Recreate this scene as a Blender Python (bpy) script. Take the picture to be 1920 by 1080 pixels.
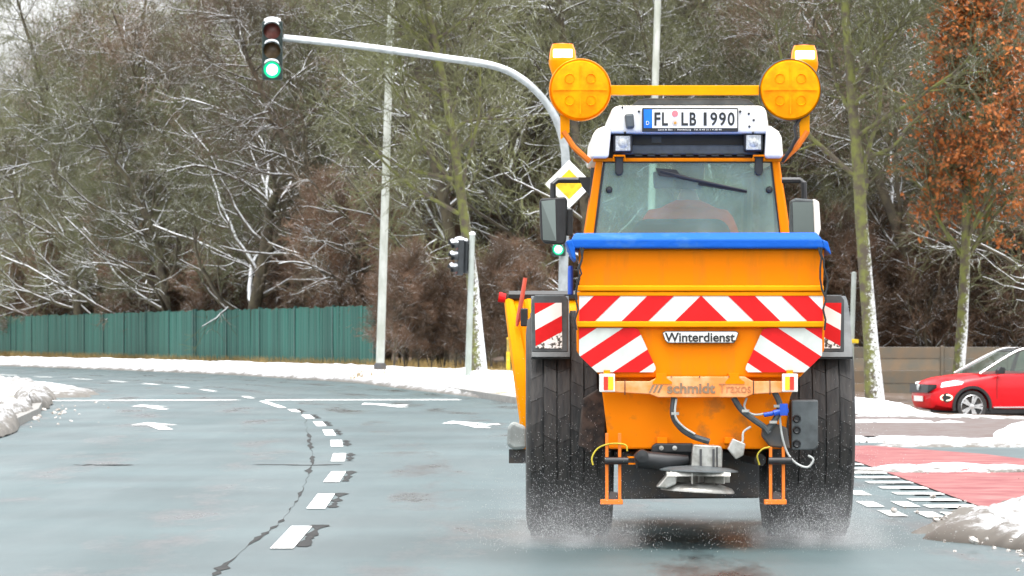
import bpy, bmesh, math, random
import numpy as np
from mathutils import Vector, Matrix, noise as mnoise

R = math.radians
for o in list(bpy.data.objects): bpy.data.objects.remove(o)
SC = bpy.context.scene
COL = SC.collection

# ------------------------------------------------------------------ camera
F, H0, YH = 8500.0, 1.15, 630.0          # focal length in photo pixels, eye height, horizon row
cam_d = bpy.data.cameras.new('camera'); cam = bpy.data.objects.new('camera', cam_d); COL.objects.link(cam)
cam.location = (0, 0, H0); cam.rotation_euler = (R(90), 0, 0)
cam_d.sensor_width = 36; cam_d.lens = F/1920*36; cam_d.shift_y = (YH-540)/1920
cam_d.clip_start = 0.5; cam_d.clip_end = 3000
cam_d.dof.use_dof = True; cam_d.dof.focus_distance = 25.5; cam_d.dof.aperture_fstop = 16
SC.camera = cam
# ------------------------------------------------------------------ sky and sun (overcast)
SUN_EL, SUN_AZ = 77, 180                  # degrees; the veiled sun stands high behind the camera
W = bpy.data.worlds.new('World'); SC.world = W; W.use_nodes = True
nt = W.node_tree; bg = nt.nodes['Background']
sky = nt.nodes.new('ShaderNodeTexSky'); sky.sky_type = 'NISHITA'; sky.sun_disc = False
sky.sun_elevation = R(SUN_EL); sky.sun_rotation = R(SUN_AZ); sky.dust_density = 4.0; sky.air_density = 1.0
hs = nt.nodes.new('ShaderNodeHueSaturation'); hs.inputs['Saturation'].default_value = 0.12
nt.links.new(sky.outputs[0], hs.inputs['Color']); nt.links.new(hs.outputs[0], bg.inputs[0])
bg.inputs[1].default_value = 0.15
sl = bpy.data.lights.new('sun', 'SUN'); sl.energy = 0.5; sl.angle = R(40); sl.color = (1, .96, .9)
so = bpy.data.objects.new('sun', sl); COL.objects.link(so)
sd = Vector((math.sin(R(SUN_AZ))*math.cos(R(SUN_EL)), math.cos(R(SUN_AZ))*math.cos(R(SUN_EL)), math.sin(R(SUN_EL))))
so.rotation_euler = (-sd).to_track_quat('-Z', 'Y').to_euler()
vs = SC.view_settings; vs.view_transform = 'Standard'; vs.look = 'None'; vs.gamma = 1; vs.use_curve_mapping = False
vs.exposure = 1.75

LEAN = R(1.75)                           # the carriageway is banked: plumb things lean this much against it
# ------------------------------------------------------------------ materials
MATS = {}
def mat(name, col, rough=.6, metal=0, var=.15, scale=8, bump=0, col2=None, lo=.4, hi=.6, emit=None, estr=0, spec=None, detail=5, rvar=0, snow=None, coat=0, stretch=None, alpha=None):
    if name in MATS: return MATS[name]
    m = bpy.data.materials.new(name); m.use_nodes = True; MATS[name] = m
    n, l = m.node_tree.nodes, m.node_tree.links; b = n['Principled BSDF']
    tc = n.new('ShaderNodeTexCoord'); no = n.new('ShaderNodeTexNoise')
    no.inputs['Scale'].default_value = scale; no.inputs['Detail'].default_value = detail; no.inputs['Roughness'].default_value = .6
    src = tc.outputs['Object']
    if stretch:
        mp = n.new('ShaderNodeMapping'); mp.inputs['Scale'].default_value = stretch; l.new(src, mp.inputs[0]); src = mp.outputs[0]
    l.new(src, no.inputs['Vector'])
    rp = n.new('ShaderNodeValToRGB'); l.new(no.outputs[0], rp.inputs[0])
    c2 = col2 if col2 else tuple(max(0, c*(1-var*2)) for c in col)
    rp.color_ramp.elements[0].position = lo; rp.color_ramp.elements[0].color = (*c2, 1)
    rp.color_ramp.elements[1].position = hi; rp.color_ramp.elements[1].color = (*col, 1)
    cout = rp.outputs[0]; rout = None
    if snow is not None:                 # snow lying on whatever faces up
        g = n.new('ShaderNodeNewGeometry'); sx = n.new('ShaderNodeSeparateXYZ'); l.new(g.outputs['Normal'], sx.inputs[0])
        n2 = n.new('ShaderNodeTexNoise'); n2.inputs['Scale'].default_value = snow[2]; n2.inputs['Detail'].default_value = 4; l.new(tc.outputs['Object'], n2.inputs['Vector'])
        ma = n.new('ShaderNodeMath'); ma.operation = 'MULTIPLY_ADD'; l.new(n2.outputs[0], ma.inputs[0]); ma.inputs[1].default_value = snow[1]; l.new(sx.outputs['Z'], ma.inputs[2])
        mr = n.new('ShaderNodeMapRange'); l.new(ma.outputs[0], mr.inputs[0]); mr.inputs[1].default_value = snow[0]; mr.inputs[2].default_value = snow[0]+.2
        mx = n.new('ShaderNodeMixRGB'); l.new(mr.outputs[0], mx.inputs[0]); l.new(cout, mx.inputs[1]); mx.inputs[2].default_value = (.82, .85, .88, 1)
        cout = mx.outputs[0]
    l.new(cout, b.inputs['Base Color'])
    b.inputs['Roughness'].default_value = rough; b.inputs['Metallic'].default_value = metal
    if rvar:
        mr2 = n.new('ShaderNodeMapRange'); l.new(no.outputs[0], mr2.inputs[0]); mr2.inputs[1].default_value = .3; mr2.inputs[2].default_value = .7
        mr2.inputs[3].default_value = max(.02, rough-rvar); mr2.inputs[4].default_value = min(1, rough+rvar); l.new(mr2.outputs[0], b.inputs['Roughness'])
    if spec is not None: b.inputs['Specular IOR Level'].default_value = spec
    if coat: b.inputs['Coat Weight'].default_value = coat; b.inputs['Coat Roughness'].default_value = .08
    if emit: b.inputs['Emission Color'].default_value = (*emit, 1); b.inputs['Emission Strength'].default_value = estr
    if bump:
        bp = n.new('ShaderNodeBump'); bp.inputs['Strength'].default_value = bump; bp.inputs['Distance'].default_value = .02
        l.new(no.outputs[0], bp.inputs['Height']); l.new(bp.outputs[0], b.inputs['Normal'])
    return m

def glass_mat(name, tint, film, filmcol, gloss=.12):
    m = bpy.data.materials.new(name); m.use_nodes = True; MATS[name] = m
    n, l = m.node_tree.nodes, m.node_tree.links; n.remove(n['Principled BSDF']); out = n['Material Output']
    tr = n.new('ShaderNodeBsdfTransparent'); tr.inputs[0].default_value = (*tint, 1)
    gl = n.new('ShaderNodeBsdfGlossy'); gl.inputs['Roughness'].default_value = .04; gl.inputs[0].default_value = (.9, .95, .93, 1)
    df = n.new('ShaderNodeBsdfDiffuse'); df.inputs[0].default_value = (*filmcol, 1)
    tc = n.new('ShaderNodeTexCoord'); no = n.new('ShaderNodeTexNoise'); no.inputs['Scale'].default_value = 5; no.inputs['Detail'].default_value = 6; l.new(tc.outputs['Object'], no.inputs['Vector'])
    mr = n.new('ShaderNodeMapRange'); l.new(no.outputs[0], mr.inputs[0]); mr.inputs[1].default_value = .3; mr.inputs[2].default_value = .75; mr.inputs[3].default_value = film*.6; mr.inputs[4].default_value = film*1.3
    lw = n.new('ShaderNodeFresnel'); lw.inputs[0].default_value = 1.45
    ad = n.new('ShaderNodeMath'); ad.operation = 'ADD'; l.new(lw.outputs[0], ad.inputs[0]); ad.inputs[1].default_value = gloss-.04; ad.use_clamp = True
    m1 = n.new('ShaderNodeMixShader'); l.new(mr.outputs[0], m1.inputs[0]); l.new(tr.outputs[0], m1.inputs[1]); l.new(df.outputs[0], m1.inputs[2])
    m2 = n.new('ShaderNodeMixShader'); l.new(ad.outputs[0], m2.inputs[0]); l.new(m1.outputs[0], m2.inputs[1]); l.new(gl.outputs[0], m2.inputs[2])
    l.new(m2.outputs[0], out.inputs[0]); return m

def road_mat():
    m = mat('wet_asphalt', (.068, .108, .113), rough=.5, var=.2, scale=.35, detail=8, lo=.35, hi=.7)
    n, l = m.node_tree.nodes, m.node_tree.links; b = n['Principled BSDF']; tc = n['Texture Coordinate']
    mp = n.new('ShaderNodeMapping'); mp.inputs['Scale'].default_value = (.9, .09, 1); l.new(tc.outputs['Object'], mp.inputs[0])
    w = n.new('ShaderNodeTexNoise'); w.inputs['Scale'].default_value = 1.0; w.inputs['Detail'].default_value = 6; l.new(mp.outputs[0], w.inputs['Vector'])
    mr = n.new('ShaderNodeMapRange'); l.new(w.outputs[0], mr.inputs[0]); mr.inputs[1].default_value = .3; mr.inputs[2].default_value = .72; mr.inputs[3].default_value = .56; mr.inputs[4].default_value = .34
    mp2 = n.new('ShaderNodeMapping'); mp2.inputs['Scale'].default_value = (1.6, .32, 1); mp2.inputs['Rotation'].default_value = (0, 0, .06); l.new(tc.outputs['Object'], mp2.inputs[0])
    w2 = n.new('ShaderNodeTexNoise'); w2.inputs['Scale'].default_value = .8; w2.inputs['Detail'].default_value = 9; w2.inputs['Roughness'].default_value = .68; l.new(mp2.outputs[0], w2.inputs['Vector'])
    mk = n.new('ShaderNodeMapRange'); at = n.new('ShaderNodeAttribute'); at.attribute_name = 'lat'
    cs = n.new('ShaderNodeMath'); cs.operation = 'MULTIPLY'; l.new(at.outputs['Fac'], cs.inputs[0]); cs.inputs[1].default_value = 2*math.pi/1.55
    c2 = n.new('ShaderNodeMath'); c2.operation = 'COSINE'; l.new(cs.outputs[0], c2.inputs[0])
    sm = n.new('ShaderNodeMath'); sm.operation = 'MULTIPLY_ADD'; l.new(c2.outputs[0], sm.inputs[0]); sm.inputs[1].default_value = -.1; l.new(w2.outputs[0], sm.inputs[2])
    l.new(sm.outputs[0], mk.inputs[0]); mk.inputs[1].default_value = .57; mk.inputs[2].default_value = .70
    rs_ = n.new('ShaderNodeMath'); rs_.operation = 'MULTIPLY_ADD'; l.new(mk.outputs[0], rs_.inputs[0]); rs_.inputs[1].default_value = -.2; l.new(mr.outputs[0], rs_.inputs[2]); l.new(rs_.outputs[0], b.inputs['Roughness'])
    dk = n.new('ShaderNodeMixRGB'); l.new(mk.outputs[0], dk.inputs[0]); l.new(n['Color Ramp'].outputs[0], dk.inputs[1]); dk.inputs[2].default_value = (.022, .027, .028, 1); l.new(dk.outputs[0], b.inputs['Base Color'])
    f = n.new('ShaderNodeTexNoise'); f.inputs['Scale'].default_value = 60; f.inputs['Detail'].default_value = 3; l.new(tc.outputs['Object'], f.inputs['Vector'])
    bp = n.new('ShaderNodeBump'); bp.inputs['Strength'].default_value = .25; bp.inputs['Distance'].default_value = .01; l.new(f.outputs[0], bp.inputs['Height']); l.new(bp.outputs[0], b.inputs['Normal'])
    return m

def snow_mat(name='snow', dirty=0.0):
    m = mat(name, (.83, .85, .88), rough=.75, col2=(.74, .77, .81), scale=2.5, bump=.12)
    n, l = m.node_tree.nodes, m.node_tree.links; b = n['Principled BSDF']
    at = n.new('ShaderNodeAttribute'); at.attribute_name = 'dirt'
    no = n.new('ShaderNodeTexNoise'); no.inputs['Scale'].default_value = 5.5; no.inputs['Detail'].default_value = 10; no.inputs['Roughness'].default_value = .78
    l.new(n['Texture Coordinate'].outputs['Object'], no.inputs['Vector'])
    ma = n.new('ShaderNodeMath'); ma.operation = 'MULTIPLY_ADD'; l.new(no.outputs[0], ma.inputs[0]); ma.inputs[1].default_value = 1.7; l.new(at.outputs['Fac'], ma.inputs[2])
    mr = n.new('ShaderNodeMapRange'); l.new(ma.outputs[0], mr.inputs[0]); mr.inputs[1].default_value = 1.25-dirty; mr.inputs[2].default_value = 1.75-dirty
    mx = n.new('ShaderNodeMixRGB'); l.new(mr.outputs[0], mx.inputs[0]); l.new(n['Color Ramp'].outputs[0], mx.inputs[1]); mx.inputs[2].default_value = (.13, .12, .105, 1)
    l.new(mx.outputs[0], b.inputs['Base Color']); return m

ORANGE = mat('orange_paint', (.90, .235, .001), rough=.45, col2=(.72, .20, .012), lo=.28, hi=.5, stretch=(4, 4, .7), scale=3, spec=.08)
AMBERP = mat('light_orange_paint', (.94, .33, .002), rough=.45, var=.05, scale=4, spec=.08)
DIRTOR = mat('worn_orange_paint', (.80, .19, .006), rough=.5, col2=(.5, .17, .04), scale=9, lo=.28, hi=.45)
WHITEP = mat('white_paint', (.84, .83, .78), rough=.4, col2=(.70, .66, .56), scale=4, lo=.25, hi=.45)
BLACKP = mat('black_plastic', (.022, .024, .026), rough=.45, var=.2)
GREYP = mat('grey_plastic', (.085, .1, .105), rough=.5, var=.2)
RUBBER = mat('tyre_rubber', (.016, .017, .018), rough=.6, col2=(.045, .043, .04), scale=9, lo=.35, hi=.65, stretch=(6, 1, 1), bump=.2)
DARKM = mat('dark_metal', (.05, .052, .055), rough=.55, col2=(.1, .075, .05), scale=7, lo=.3, hi=.55)
STEEL = mat('galvanised_steel', (.42, .45, .46), rough=.5, metal=.3, var=.12, scale=5, snow=(.95, .25, 6))
POLE = mat('pole_grey', (.34, .37, .35), rough=.6, col2=(.25, .28, .24), scale=3, stretch=(1, 1, .4))
LAMPP = mat('lamp_post_grey', (.5, .52, .48), rough=.6, col2=(.36, .38, .33), scale=3, stretch=(1, 1, .4))
STAIN = mat('stainless_steel', (.5, .5, .47), rough=.35, metal=.6, col2=(.3, .29, .26), scale=14)
BLUEC = mat('blue_tarpaulin', (.004, .10, .50), rough=.6, spec=.2, col2=(.04, .15, .42), scale=6, lo=.3, hi=.48, bump=.5)
BLUEP = mat('blue_plastic', (.01, .09, .6), rough=.4)
REDS = mat('red_reflective', (.72, .012, .014), rough=.5, var=.08, spec=.2)
WHITES = mat('white_reflective', (.85, .85, .83), rough=.4, col2=(.78, .77, .72), scale=5)
SOILED = mat('soiled_reflective', (.84, .84, .80), rough=.5, col2=(.07, .065, .05), scale=55, lo=.44, hi=.5)
GREYS = mat('dull_white_reflective', (.62, .66, .62), rough=.4, var=.06)
INK = mat('black_print', (.02, .022, .022), rough=.5)
GREYINK = mat('grey_print', (.30, .20, .12), rough=.5)
SALMON = mat('faded_label', (.86, .42, .2), rough=.5, col2=(.82, .26, .05), scale=6)
BLUEPL = mat('plate_blue', (.0, .19, .8), rough=.4)
LENSC = mat('clear_lens', (.6, .62, .6), rough=.15, var=.2, scale=60)
AMBERL = mat('amber_lens', (.90, .34, .001), rough=.4, spec=.1, col2=(.80, .24, .001), scale=14, emit=(1, .32, 0), estr=.05)
BEACON = mat('amber_beacon', (.45, .10, .002), rough=.3, spec=.2, emit=(1, .22, .001), estr=.6)
BEACONW = mat('beacon_flash', (1, .8, .4), emit=(1, .72, .25), estr=3)
LAMPR = mat('red_lamp', (.75, .02, .015), rough=.2, emit=(1, .04, .02), estr=.35)
LAMPA = mat('amber_lamp', (.9, .35, .02), rough=.2, emit=(1, .33, .01), estr=.5)
GREENL = mat('green_signal', (.0, .12, .06), emit=(.0, .8, .36), estr=.38)
GREENC = mat('green_signal_core', (.2, .6, .4), emit=(.42, 1, .72), estr=3.0)
REDOFF = mat('unlit_red_lens', (.14, .035, .025), rough=.3)
AMBOFF = mat('unlit_amber_lens', (.09, .055, .02), rough=.3)
SIGNALB = mat('signal_housing', (.012, .03, .026), rough=.5, snow=(1.0, .15, 9))
SIGNALS = mat('snowy_signal_housing', (.02, .025, .028), rough=.6, snow=(.72, .45, 10))
GLASS = glass_mat('cab_glass', (.78, .93, .88), .17, (.58, .74, .67), .06)
CGLASS = glass_mat('car_glass', (.5, .68, .62), .04, (.5, .6, .56), .05)
MIRROR = mat('mirror_glass', (.30, .36, .35), rough=.05, metal=1, var=.02)
SEATF = mat('seat_fabric', (.03, .06, .065), rough=.9)
HIVIS = mat('hi_vis_orange', (1.0, .12, .02), rough=.8, var=.1)
NAVY = mat('navy_cloth', (.02, .04, .12), rough=.9)
BLUJ = mat('blue_jacket', (.05, .16, .45), rough=.9)
SKIN = mat('skin', (.58, .33, .24), rough=.5, var=.05)
HAIR = mat('dark_hair', (.035, .025, .02), rough=.8)
REDCAR = mat('red_car_paint', (.72, .006, .014), rough=.35, var=.05, coat=.25, spec=.3)
SILV = mat('silver_trim', (.75, .76, .77), rough=.25, metal=.7, var=.05)
SNOW = snow_mat('snow', 0.0); SLUSH = snow_mat('slush', .5)
ROAD = road_mat()
PAINT = mat('road_paint', (.88, .89, .87), rough=.55, col2=(.5, .52, .51), scale=7, lo=.27, hi=.4)
THINP = mat('worn_road_paint', (.72, .74, .71), rough=.55, col2=(.22, .22, .21), scale=5, lo=.36, hi=.55)
REDAS = mat('red_asphalt', (.21, .048, .05), rough=.6, spec=.25, col2=(.30, .12, .11), scale=2.5, lo=.35, hi=.6, bump=.2)
BRICKP = mat('brown_paving', (.115, .08, .07), rough=.7, spec=.25, col2=(.16, .145, .14), scale=3, lo=.35, hi=.6, bump=.3)
TAR = mat('tar_seam', (.03, .031, .03), rough=.8, var=.2, spec=.3)
GRASS = mat('verge_grass', (.20, .15, .06), rough=.9, col2=(.75, .77, .8), scale=.9, lo=.44, hi=.56, bump=.5, detail=8)
LITTER = mat('leaf_litter', (.09, .06, .04), rough=.95, col2=(.55, .56, .58), scale=1.4, lo=.30, hi=.4, bump=.5, detail=8)
KERB = mat('kerb_stone', (.30, .29, .27), rough=.7)
FENCEG = mat('green_sheet', (.018, .10, .078), rough=.7, spec=.2, col2=(.022, .075, .06), scale=1.3, lo=.35, hi=.65, stretch=(3, 3, .5))
FENCEB = mat('brown_board', (.17, .12, .075), rough=.8, col2=(.11, .105, .085), scale=1.6, lo=.35, hi=.62, snow=(.9, .2, 4))
YELLOW = mat('yellow_paint', (.75, .5, .01), rough=.5)
BARK = mat('snowy_bark', (.10, .085, .052), rough=.9, col2=(.055, .045, .034), scale=3, bump=.4, snow=(.72, .6, 2.5))
TWIG = mat('snowy_twig', (.19, .125, .08), rough=.9, col2=(.115, .10, .062), scale=.6, snow=(.95, .62, 1.5))
TWIGG = mat('mossy_twig', (.17, .18, .08), rough=.9, col2=(.11, .105, .06), scale=.6, snow=(1.0, .62, 1.5))
TWIGR = mat('reddish_twig', (.19, .105, .06), rough=.9, col2=(.12, .075, .045), scale=.5, snow=(1.0, .5, 2))
DRYT = mat('dry_grass', (.34, .24, .09), rough=.9, var=.2)
def birch_mat():
    m = mat('mossy_snow_plastered_bark', (.13, .14, .035), rough=.9, col2=(.075, .06, .045), scale=5, bump=.5)
    n, l = m.node_tree.nodes, m.node_tree.links; b = n['Principled BSDF']; tc = n['Texture Coordinate']
    sx = n.new('ShaderNodeSeparateXYZ'); l.new(tc.outputs['Object'], sx.inputs[0])
    g = n.new('ShaderNodeNewGeometry'); gx = n.new('ShaderNodeSeparateXYZ'); l.new(g.outputs['Normal'], gx.inputs[0])
    no = n.new('ShaderNodeTexNoise'); no.inputs['Scale'].default_value = 16; no.inputs['Detail'].default_value = 8; no.inputs['Roughness'].default_value = .7; l.new(tc.outputs['Object'], no.inputs['Vector'])
    a = n.new('ShaderNodeMapRange'); l.new(sx.outputs['Z'], a.inputs[0]); a.inputs[1].default_value = 1.5; a.inputs[2].default_value = 5.5; a.inputs[3].default_value = .28; a.inputs[4].default_value = -.3
    c = n.new('ShaderNodeMath'); c.operation = 'MULTIPLY_ADD'; l.new(gx.outputs['X'], c.inputs[0]); c.inputs[1].default_value = .28; l.new(a.outputs[0], c.inputs[2])
    d = n.new('ShaderNodeMath'); d.operation = 'MULTIPLY_ADD'; l.new(no.outputs[0], d.inputs[0]); d.inputs[1].default_value = 1.5; l.new(c.outputs[0], d.inputs[2])
    e = n.new('ShaderNodeMapRange'); l.new(d.outputs[0], e.inputs[0]); e.inputs[1].default_value = .98; e.inputs[2].default_value = 1.25
    mx = n.new('ShaderNodeMixRGB'); l.new(e.outputs[0], mx.inputs[0]); l.new(n['Color Ramp'].outputs[0], mx.inputs[1]); mx.inputs[2].default_value = (.78, .80, .82, 1)
    l.new(mx.outputs[0], b.inputs['Base Color']); return m
SIDEBARK = birch_mat()
def vary_by_object(m, lo, hi):
    n, l = m.node_tree.nodes, m.node_tree.links; b = n['Principled BSDF']; src = b.inputs['Base Color'].links[0].from_socket
    oi = n.new('ShaderNodeObjectInfo'); mr = n.new('ShaderNodeMapRange'); l.new(oi.outputs['Random'], mr.inputs[0]); mr.inputs[3].default_value = lo; mr.inputs[4].default_value = hi
    h = n.new('ShaderNodeHueSaturation'); l.new(mr.outputs[0], h.inputs['Value']); l.new(src, h.inputs['Color']); l.new(h.outputs[0], b.inputs['Base Color'])
vary_by_object(FENCEG, .72, 1.2); vary_by_object(FENCEB, .7, 1.25)
for m_ in (TWIG, TWIGG, TWIGR): vary_by_object(m_, .7, 1.25)
LEAF = mat('dead_leaf', (.48, .15, .03), rough=.8, col2=(.28, .09, .03), scale=1.2, lo=.35, hi=.6, snow=(1.05, .3, 3))

# ------------------------------------------------------------------ helpers
def tag(o, label=None, cat=None, group=None, kind=None):
    if label: o['label'] = label
    if cat: o['category'] = cat
    if group: o['group'] = group
    if kind: o['kind'] = kind
    return o
def empty(name, loc=(0, 0, 0), rot=(0, 0, 0)):
    o = bpy.data.objects.new(name, None); o.empty_display_size = .1; o.location = loc; o.rotation_euler = rot; COL.objects.link(o); return o

class MB:
    def __init__(s): s.v = []; s.f = []; s.m = []
    def add(s, vs_, fs, mi=0):
        k = len(s.v); s.v += [tuple(p) for p in vs_]; s.f += [tuple(i+k for i in f) for f in fs]; s.m += [mi]*len(fs); return s
    def box(s, a, b, mi=0):
        x0, y0, z0 = (min(a[i], b[i]) for i in range(3)); x1, y1, z1 = (max(a[i], b[i]) for i in range(3))
        return s.add([(x0,y0,z0),(x1,y0,z0),(x1,y1,z0),(x0,y1,z0),(x0,y0,z1),(x1,y0,z1),(x1,y1,z1),(x0,y1,z1)],
                     [(3,2,1,0),(4,5,6,7),(0,1,5,4),(1,2,6,5),(2,3,7,6),(3,0,4,7)], mi)
    def prism(s, poly, axis_vec, mi=0):          # poly: 3D points; extruded along axis_vec
        n = len(poly); a = [Vector(p) for p in poly]; d = Vector(axis_vec); b = [p+d for p in a]
        nrm = Vector((0, 0, 0))
        for i in range(n): nrm += a[i].cross(a[(i+1) % n])
        if nrm.dot(d) > 0: a, b = a[::-1], b[::-1]
        return s.add(a+b, [tuple(range(n)), tuple(range(2*n-1, n-1, -1))]+[(i, n+i, n+(i+1) % n, (i+1) % n) for i in range(n)], mi)
    def tube(s, pts, r, k=8, mi=0, cap=True):
        pts = [Vector(p) for p in pts]; n = len(pts)
        rs = [float(q) for q in r] if isinstance(r, (list, tuple)) else [float(r)]*n
        vv = []; u = None
        for i, p in enumerate(pts):
            t = (pts[min(i+1, n-1)]-pts[max(i-1, 0)]).normalized()
            if u is None: u = t.cross(Vector((.31, .22, .93)) if abs(t.z) < .9 else Vector((1, 0, 0))).normalized()
            else: u = (u-t*u.dot(t)).normalized()
            w = t.cross(u)
            vv += [p+rs[i]*(math.cos(2*math.pi*j/k)*u+math.sin(2*math.pi*j/k)*w) for j in range(k)]
        fs = [(i*k+j, i*k+(j+1) % k, (i+1)*k+(j+1) % k, (i+1)*k+j) for i in range(n-1) for j in range(k)]
        if cap: fs += [tuple(range(k-1, -1, -1)), tuple(range((n-1)*k, n*k))]
        return s.add(vv, fs, mi)
    def lathe(s, prof, c, axis, k=24, mi=0, cap=False):   # prof: (radius, along)
        a = Vector(axis).normalized(); u = a.cross(Vector((.1, .2, .97)) if abs(a.z) < .9 else Vector((1, 0, 0))).normalized(); w = a.cross(u); c = Vector(c)
        vv = [c+a*h+r*(math.cos(2*math.pi*j/k)*u+math.sin(2*math.pi*j/k)*w) for r, h in prof for j in range(k)]
        n = len(prof); fs = [(i*k+j, i*k+(j+1) % k, (i+1)*k+(j+1) % k, (i+1)*k+j) for i in range(n-1) for j in range(k)]
        if cap: fs += [tuple(range(k-1, -1, -1)), tuple(range((n-1)*k, n*k))]
        return s.add(vv, fs, mi)
    def build(s, name, mats, parent=None, bev=0, smooth=False, loc=None, seg=2):
        me = bpy.data.meshes.new(name); me.from_pydata(s.v, [], s.f)
        for m in (mats if isinstance(mats, (list, tuple)) else [mats]): me.materials.append(m)
        me.polygons.foreach_set('material_index', s.m)
        bm = bmesh.new(); bm.from_mesh(me); bmesh.ops.recalc_face_normals(bm, faces=bm.faces); bm.to_mesh(me); bm.free()
        if smooth:
            me.polygons.foreach_set('use_smooth', [True]*len(me.polygons)); me.set_sharp_from_angle(angle=R(40))
        o = bpy.data.objects.new(name, me); COL.objects.link(o); o.parent = parent
        if loc: o.location = loc
        if bev:
            b = o.modifiers.new('bevel', 'BEVEL'); b.width = bev; b.segments = seg; b.limit_method = 'ANGLE'; b.angle_limit = R(35)
        return o
def copy_tree(o, parent=None):
    c = o.copy(); COL.objects.link(c); c.parent = parent
    for ch in list(o.children): copy_tree(ch, c)
    return c
def np_mesh(name, V, Q, mats, k=4, midx=None, smooth=False):
    me = bpy.data.meshes.new(name); V = np.asarray(V, np.float32); Q = np.asarray(Q, np.int32)
    me.vertices.add(len(V)); me.vertices.foreach_set('co', V.ravel()); nf = len(Q)
    me.loops.add(nf*k); me.loops.foreach_set('vertex_index', Q.ravel()); me.polygons.add(nf)
    me.polygons.foreach_set('loop_start', np.arange(0, nf*k, k, dtype=np.int32))
    for m in (mats if isinstance(mats, (list, tuple)) else [mats]): me.materials.append(m)
    if midx is not None: me.polygons.foreach_set('material_index', np.asarray(midx, np.int32))
    me.update(calc_edges=True); me.validate()
    if smooth: me.polygons.foreach_set('use_smooth', [True]*nf)
    return me
def text(name, s, width, height, center, material, parent, depth=.002, align_bold=0):
    cu = bpy.data.curves.new(name, 'FONT'); cu.body = s; cu.extrude = .02; cu.offset = align_bold
    t = bpy.data.objects.new(name, cu); COL.objects.link(t)
    dg = bpy.context.evaluated_depsgraph_get(); me = bpy.data.meshes.new_from_object(t.evaluated_get(dg)); bpy.data.objects.remove(t)
    co = np.empty(len(me.vertices)*3, np.float32); me.vertices.foreach_get('co', co); co = co.reshape(-1, 3)
    lo, hi = co.min(0), co.max(0); q = (co-(lo+hi)/2)/np.maximum(hi-lo, 1e-6)
    out = np.stack([q[:, 0]*width, q[:, 2]*-depth, q[:, 1]*height], 1)
    me.vertices.foreach_set('co', out.ravel().astype(np.float32)); me.materials.clear(); me.materials.append(material); me.update()
    o = bpy.data.objects.new(name, me); COL.objects.link(o); o.parent = parent; o.location = center; return o
def clip(poly, a, b, c):                  # keep a*x+b*y<=c
    out = []
    for i in range(len(poly)):
        p, q = poly[i], poly[(i+1) % len(poly)]; dp, dq = a*p[0]+b*p[1]-c, a*q[0]+b*q[1]-c
        if dp <= 0: out.append(p)
        if dp*dq < 0: t = dp/(dp-dq); out.append((p[0]+t*(q[0]-p[0]), p[1]+t*(q[1]-p[1])))
    return out
def sstep(a, b, x): t = min(1, max(0, (x-a)/(b-a))); return t*t*(3-2*t)
def zf(x, y): return max(-.75, -.1*max(0, x-3.5))*sstep(58, 88, y)     # the side street falls away to the right
def gp(px, py):                           # photo pixel of a point on the carriageway -> metres
    s = (py-YH)/H0; return ((px-960)/s, F/s)
def sheet(name, poly, z, material, kind='structure', step=None, ext=0):
    bm = bmesh.new(); vs_ = [bm.verts.new((x, y, 0)) for x, y in poly]; bm.faces.new(vs_)
    bmesh.ops.triangulate(bm, faces=bm.faces[:])
    if step:
        xs = [p[0] for p in poly]; ys = [p[1] for p in poly]
        for ax, lo, hi, st in ((0, min(xs), max(xs), step[0]), (1, min(ys), max(ys), step[1])):
            t = math.ceil(lo/st)*st
            while t < hi:
                no = (1, 0, 0) if ax == 0 else (0, 1, 0); co = (t, 0, 0) if ax == 0 else (0, t, 0)
                bmesh.ops.bisect_plane(bm, geom=bm.verts[:]+bm.edges[:]+bm.faces[:], plane_co=co, plane_no=no, dist=1e-4); t += st
    if ext:
        r = bmesh.ops.extrude_edge_only(bm, edges=[e for e in bm.edges if e.is_boundary])
        low = {v for v in r['geom'] if isinstance(v, bmesh.types.BMVert)}
    else: low = set()
    for v in bm.verts: v.co.z = zf(v.co.x, v.co.y)+z-(ext if v in low else 0)
    bmesh.ops.recalc_face_normals(bm, faces=bm.faces[:])
    for f in bm.faces:
        if abs(f.normal.z) > .5 and f.normal.z < 0: f.normal_flip()
    me = bpy.data.meshes.new(name); bm.to_mesh(me); bm.free(); me.materials.append(material)
    o = bpy.data.objects.new(name, me); COL.objects.link(o)
    if kind: o['kind'] = kind
    return o
def interp(tab, t): return float(np.interp(t, [a for a, b in tab], [b for a, b in tab]))

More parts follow.
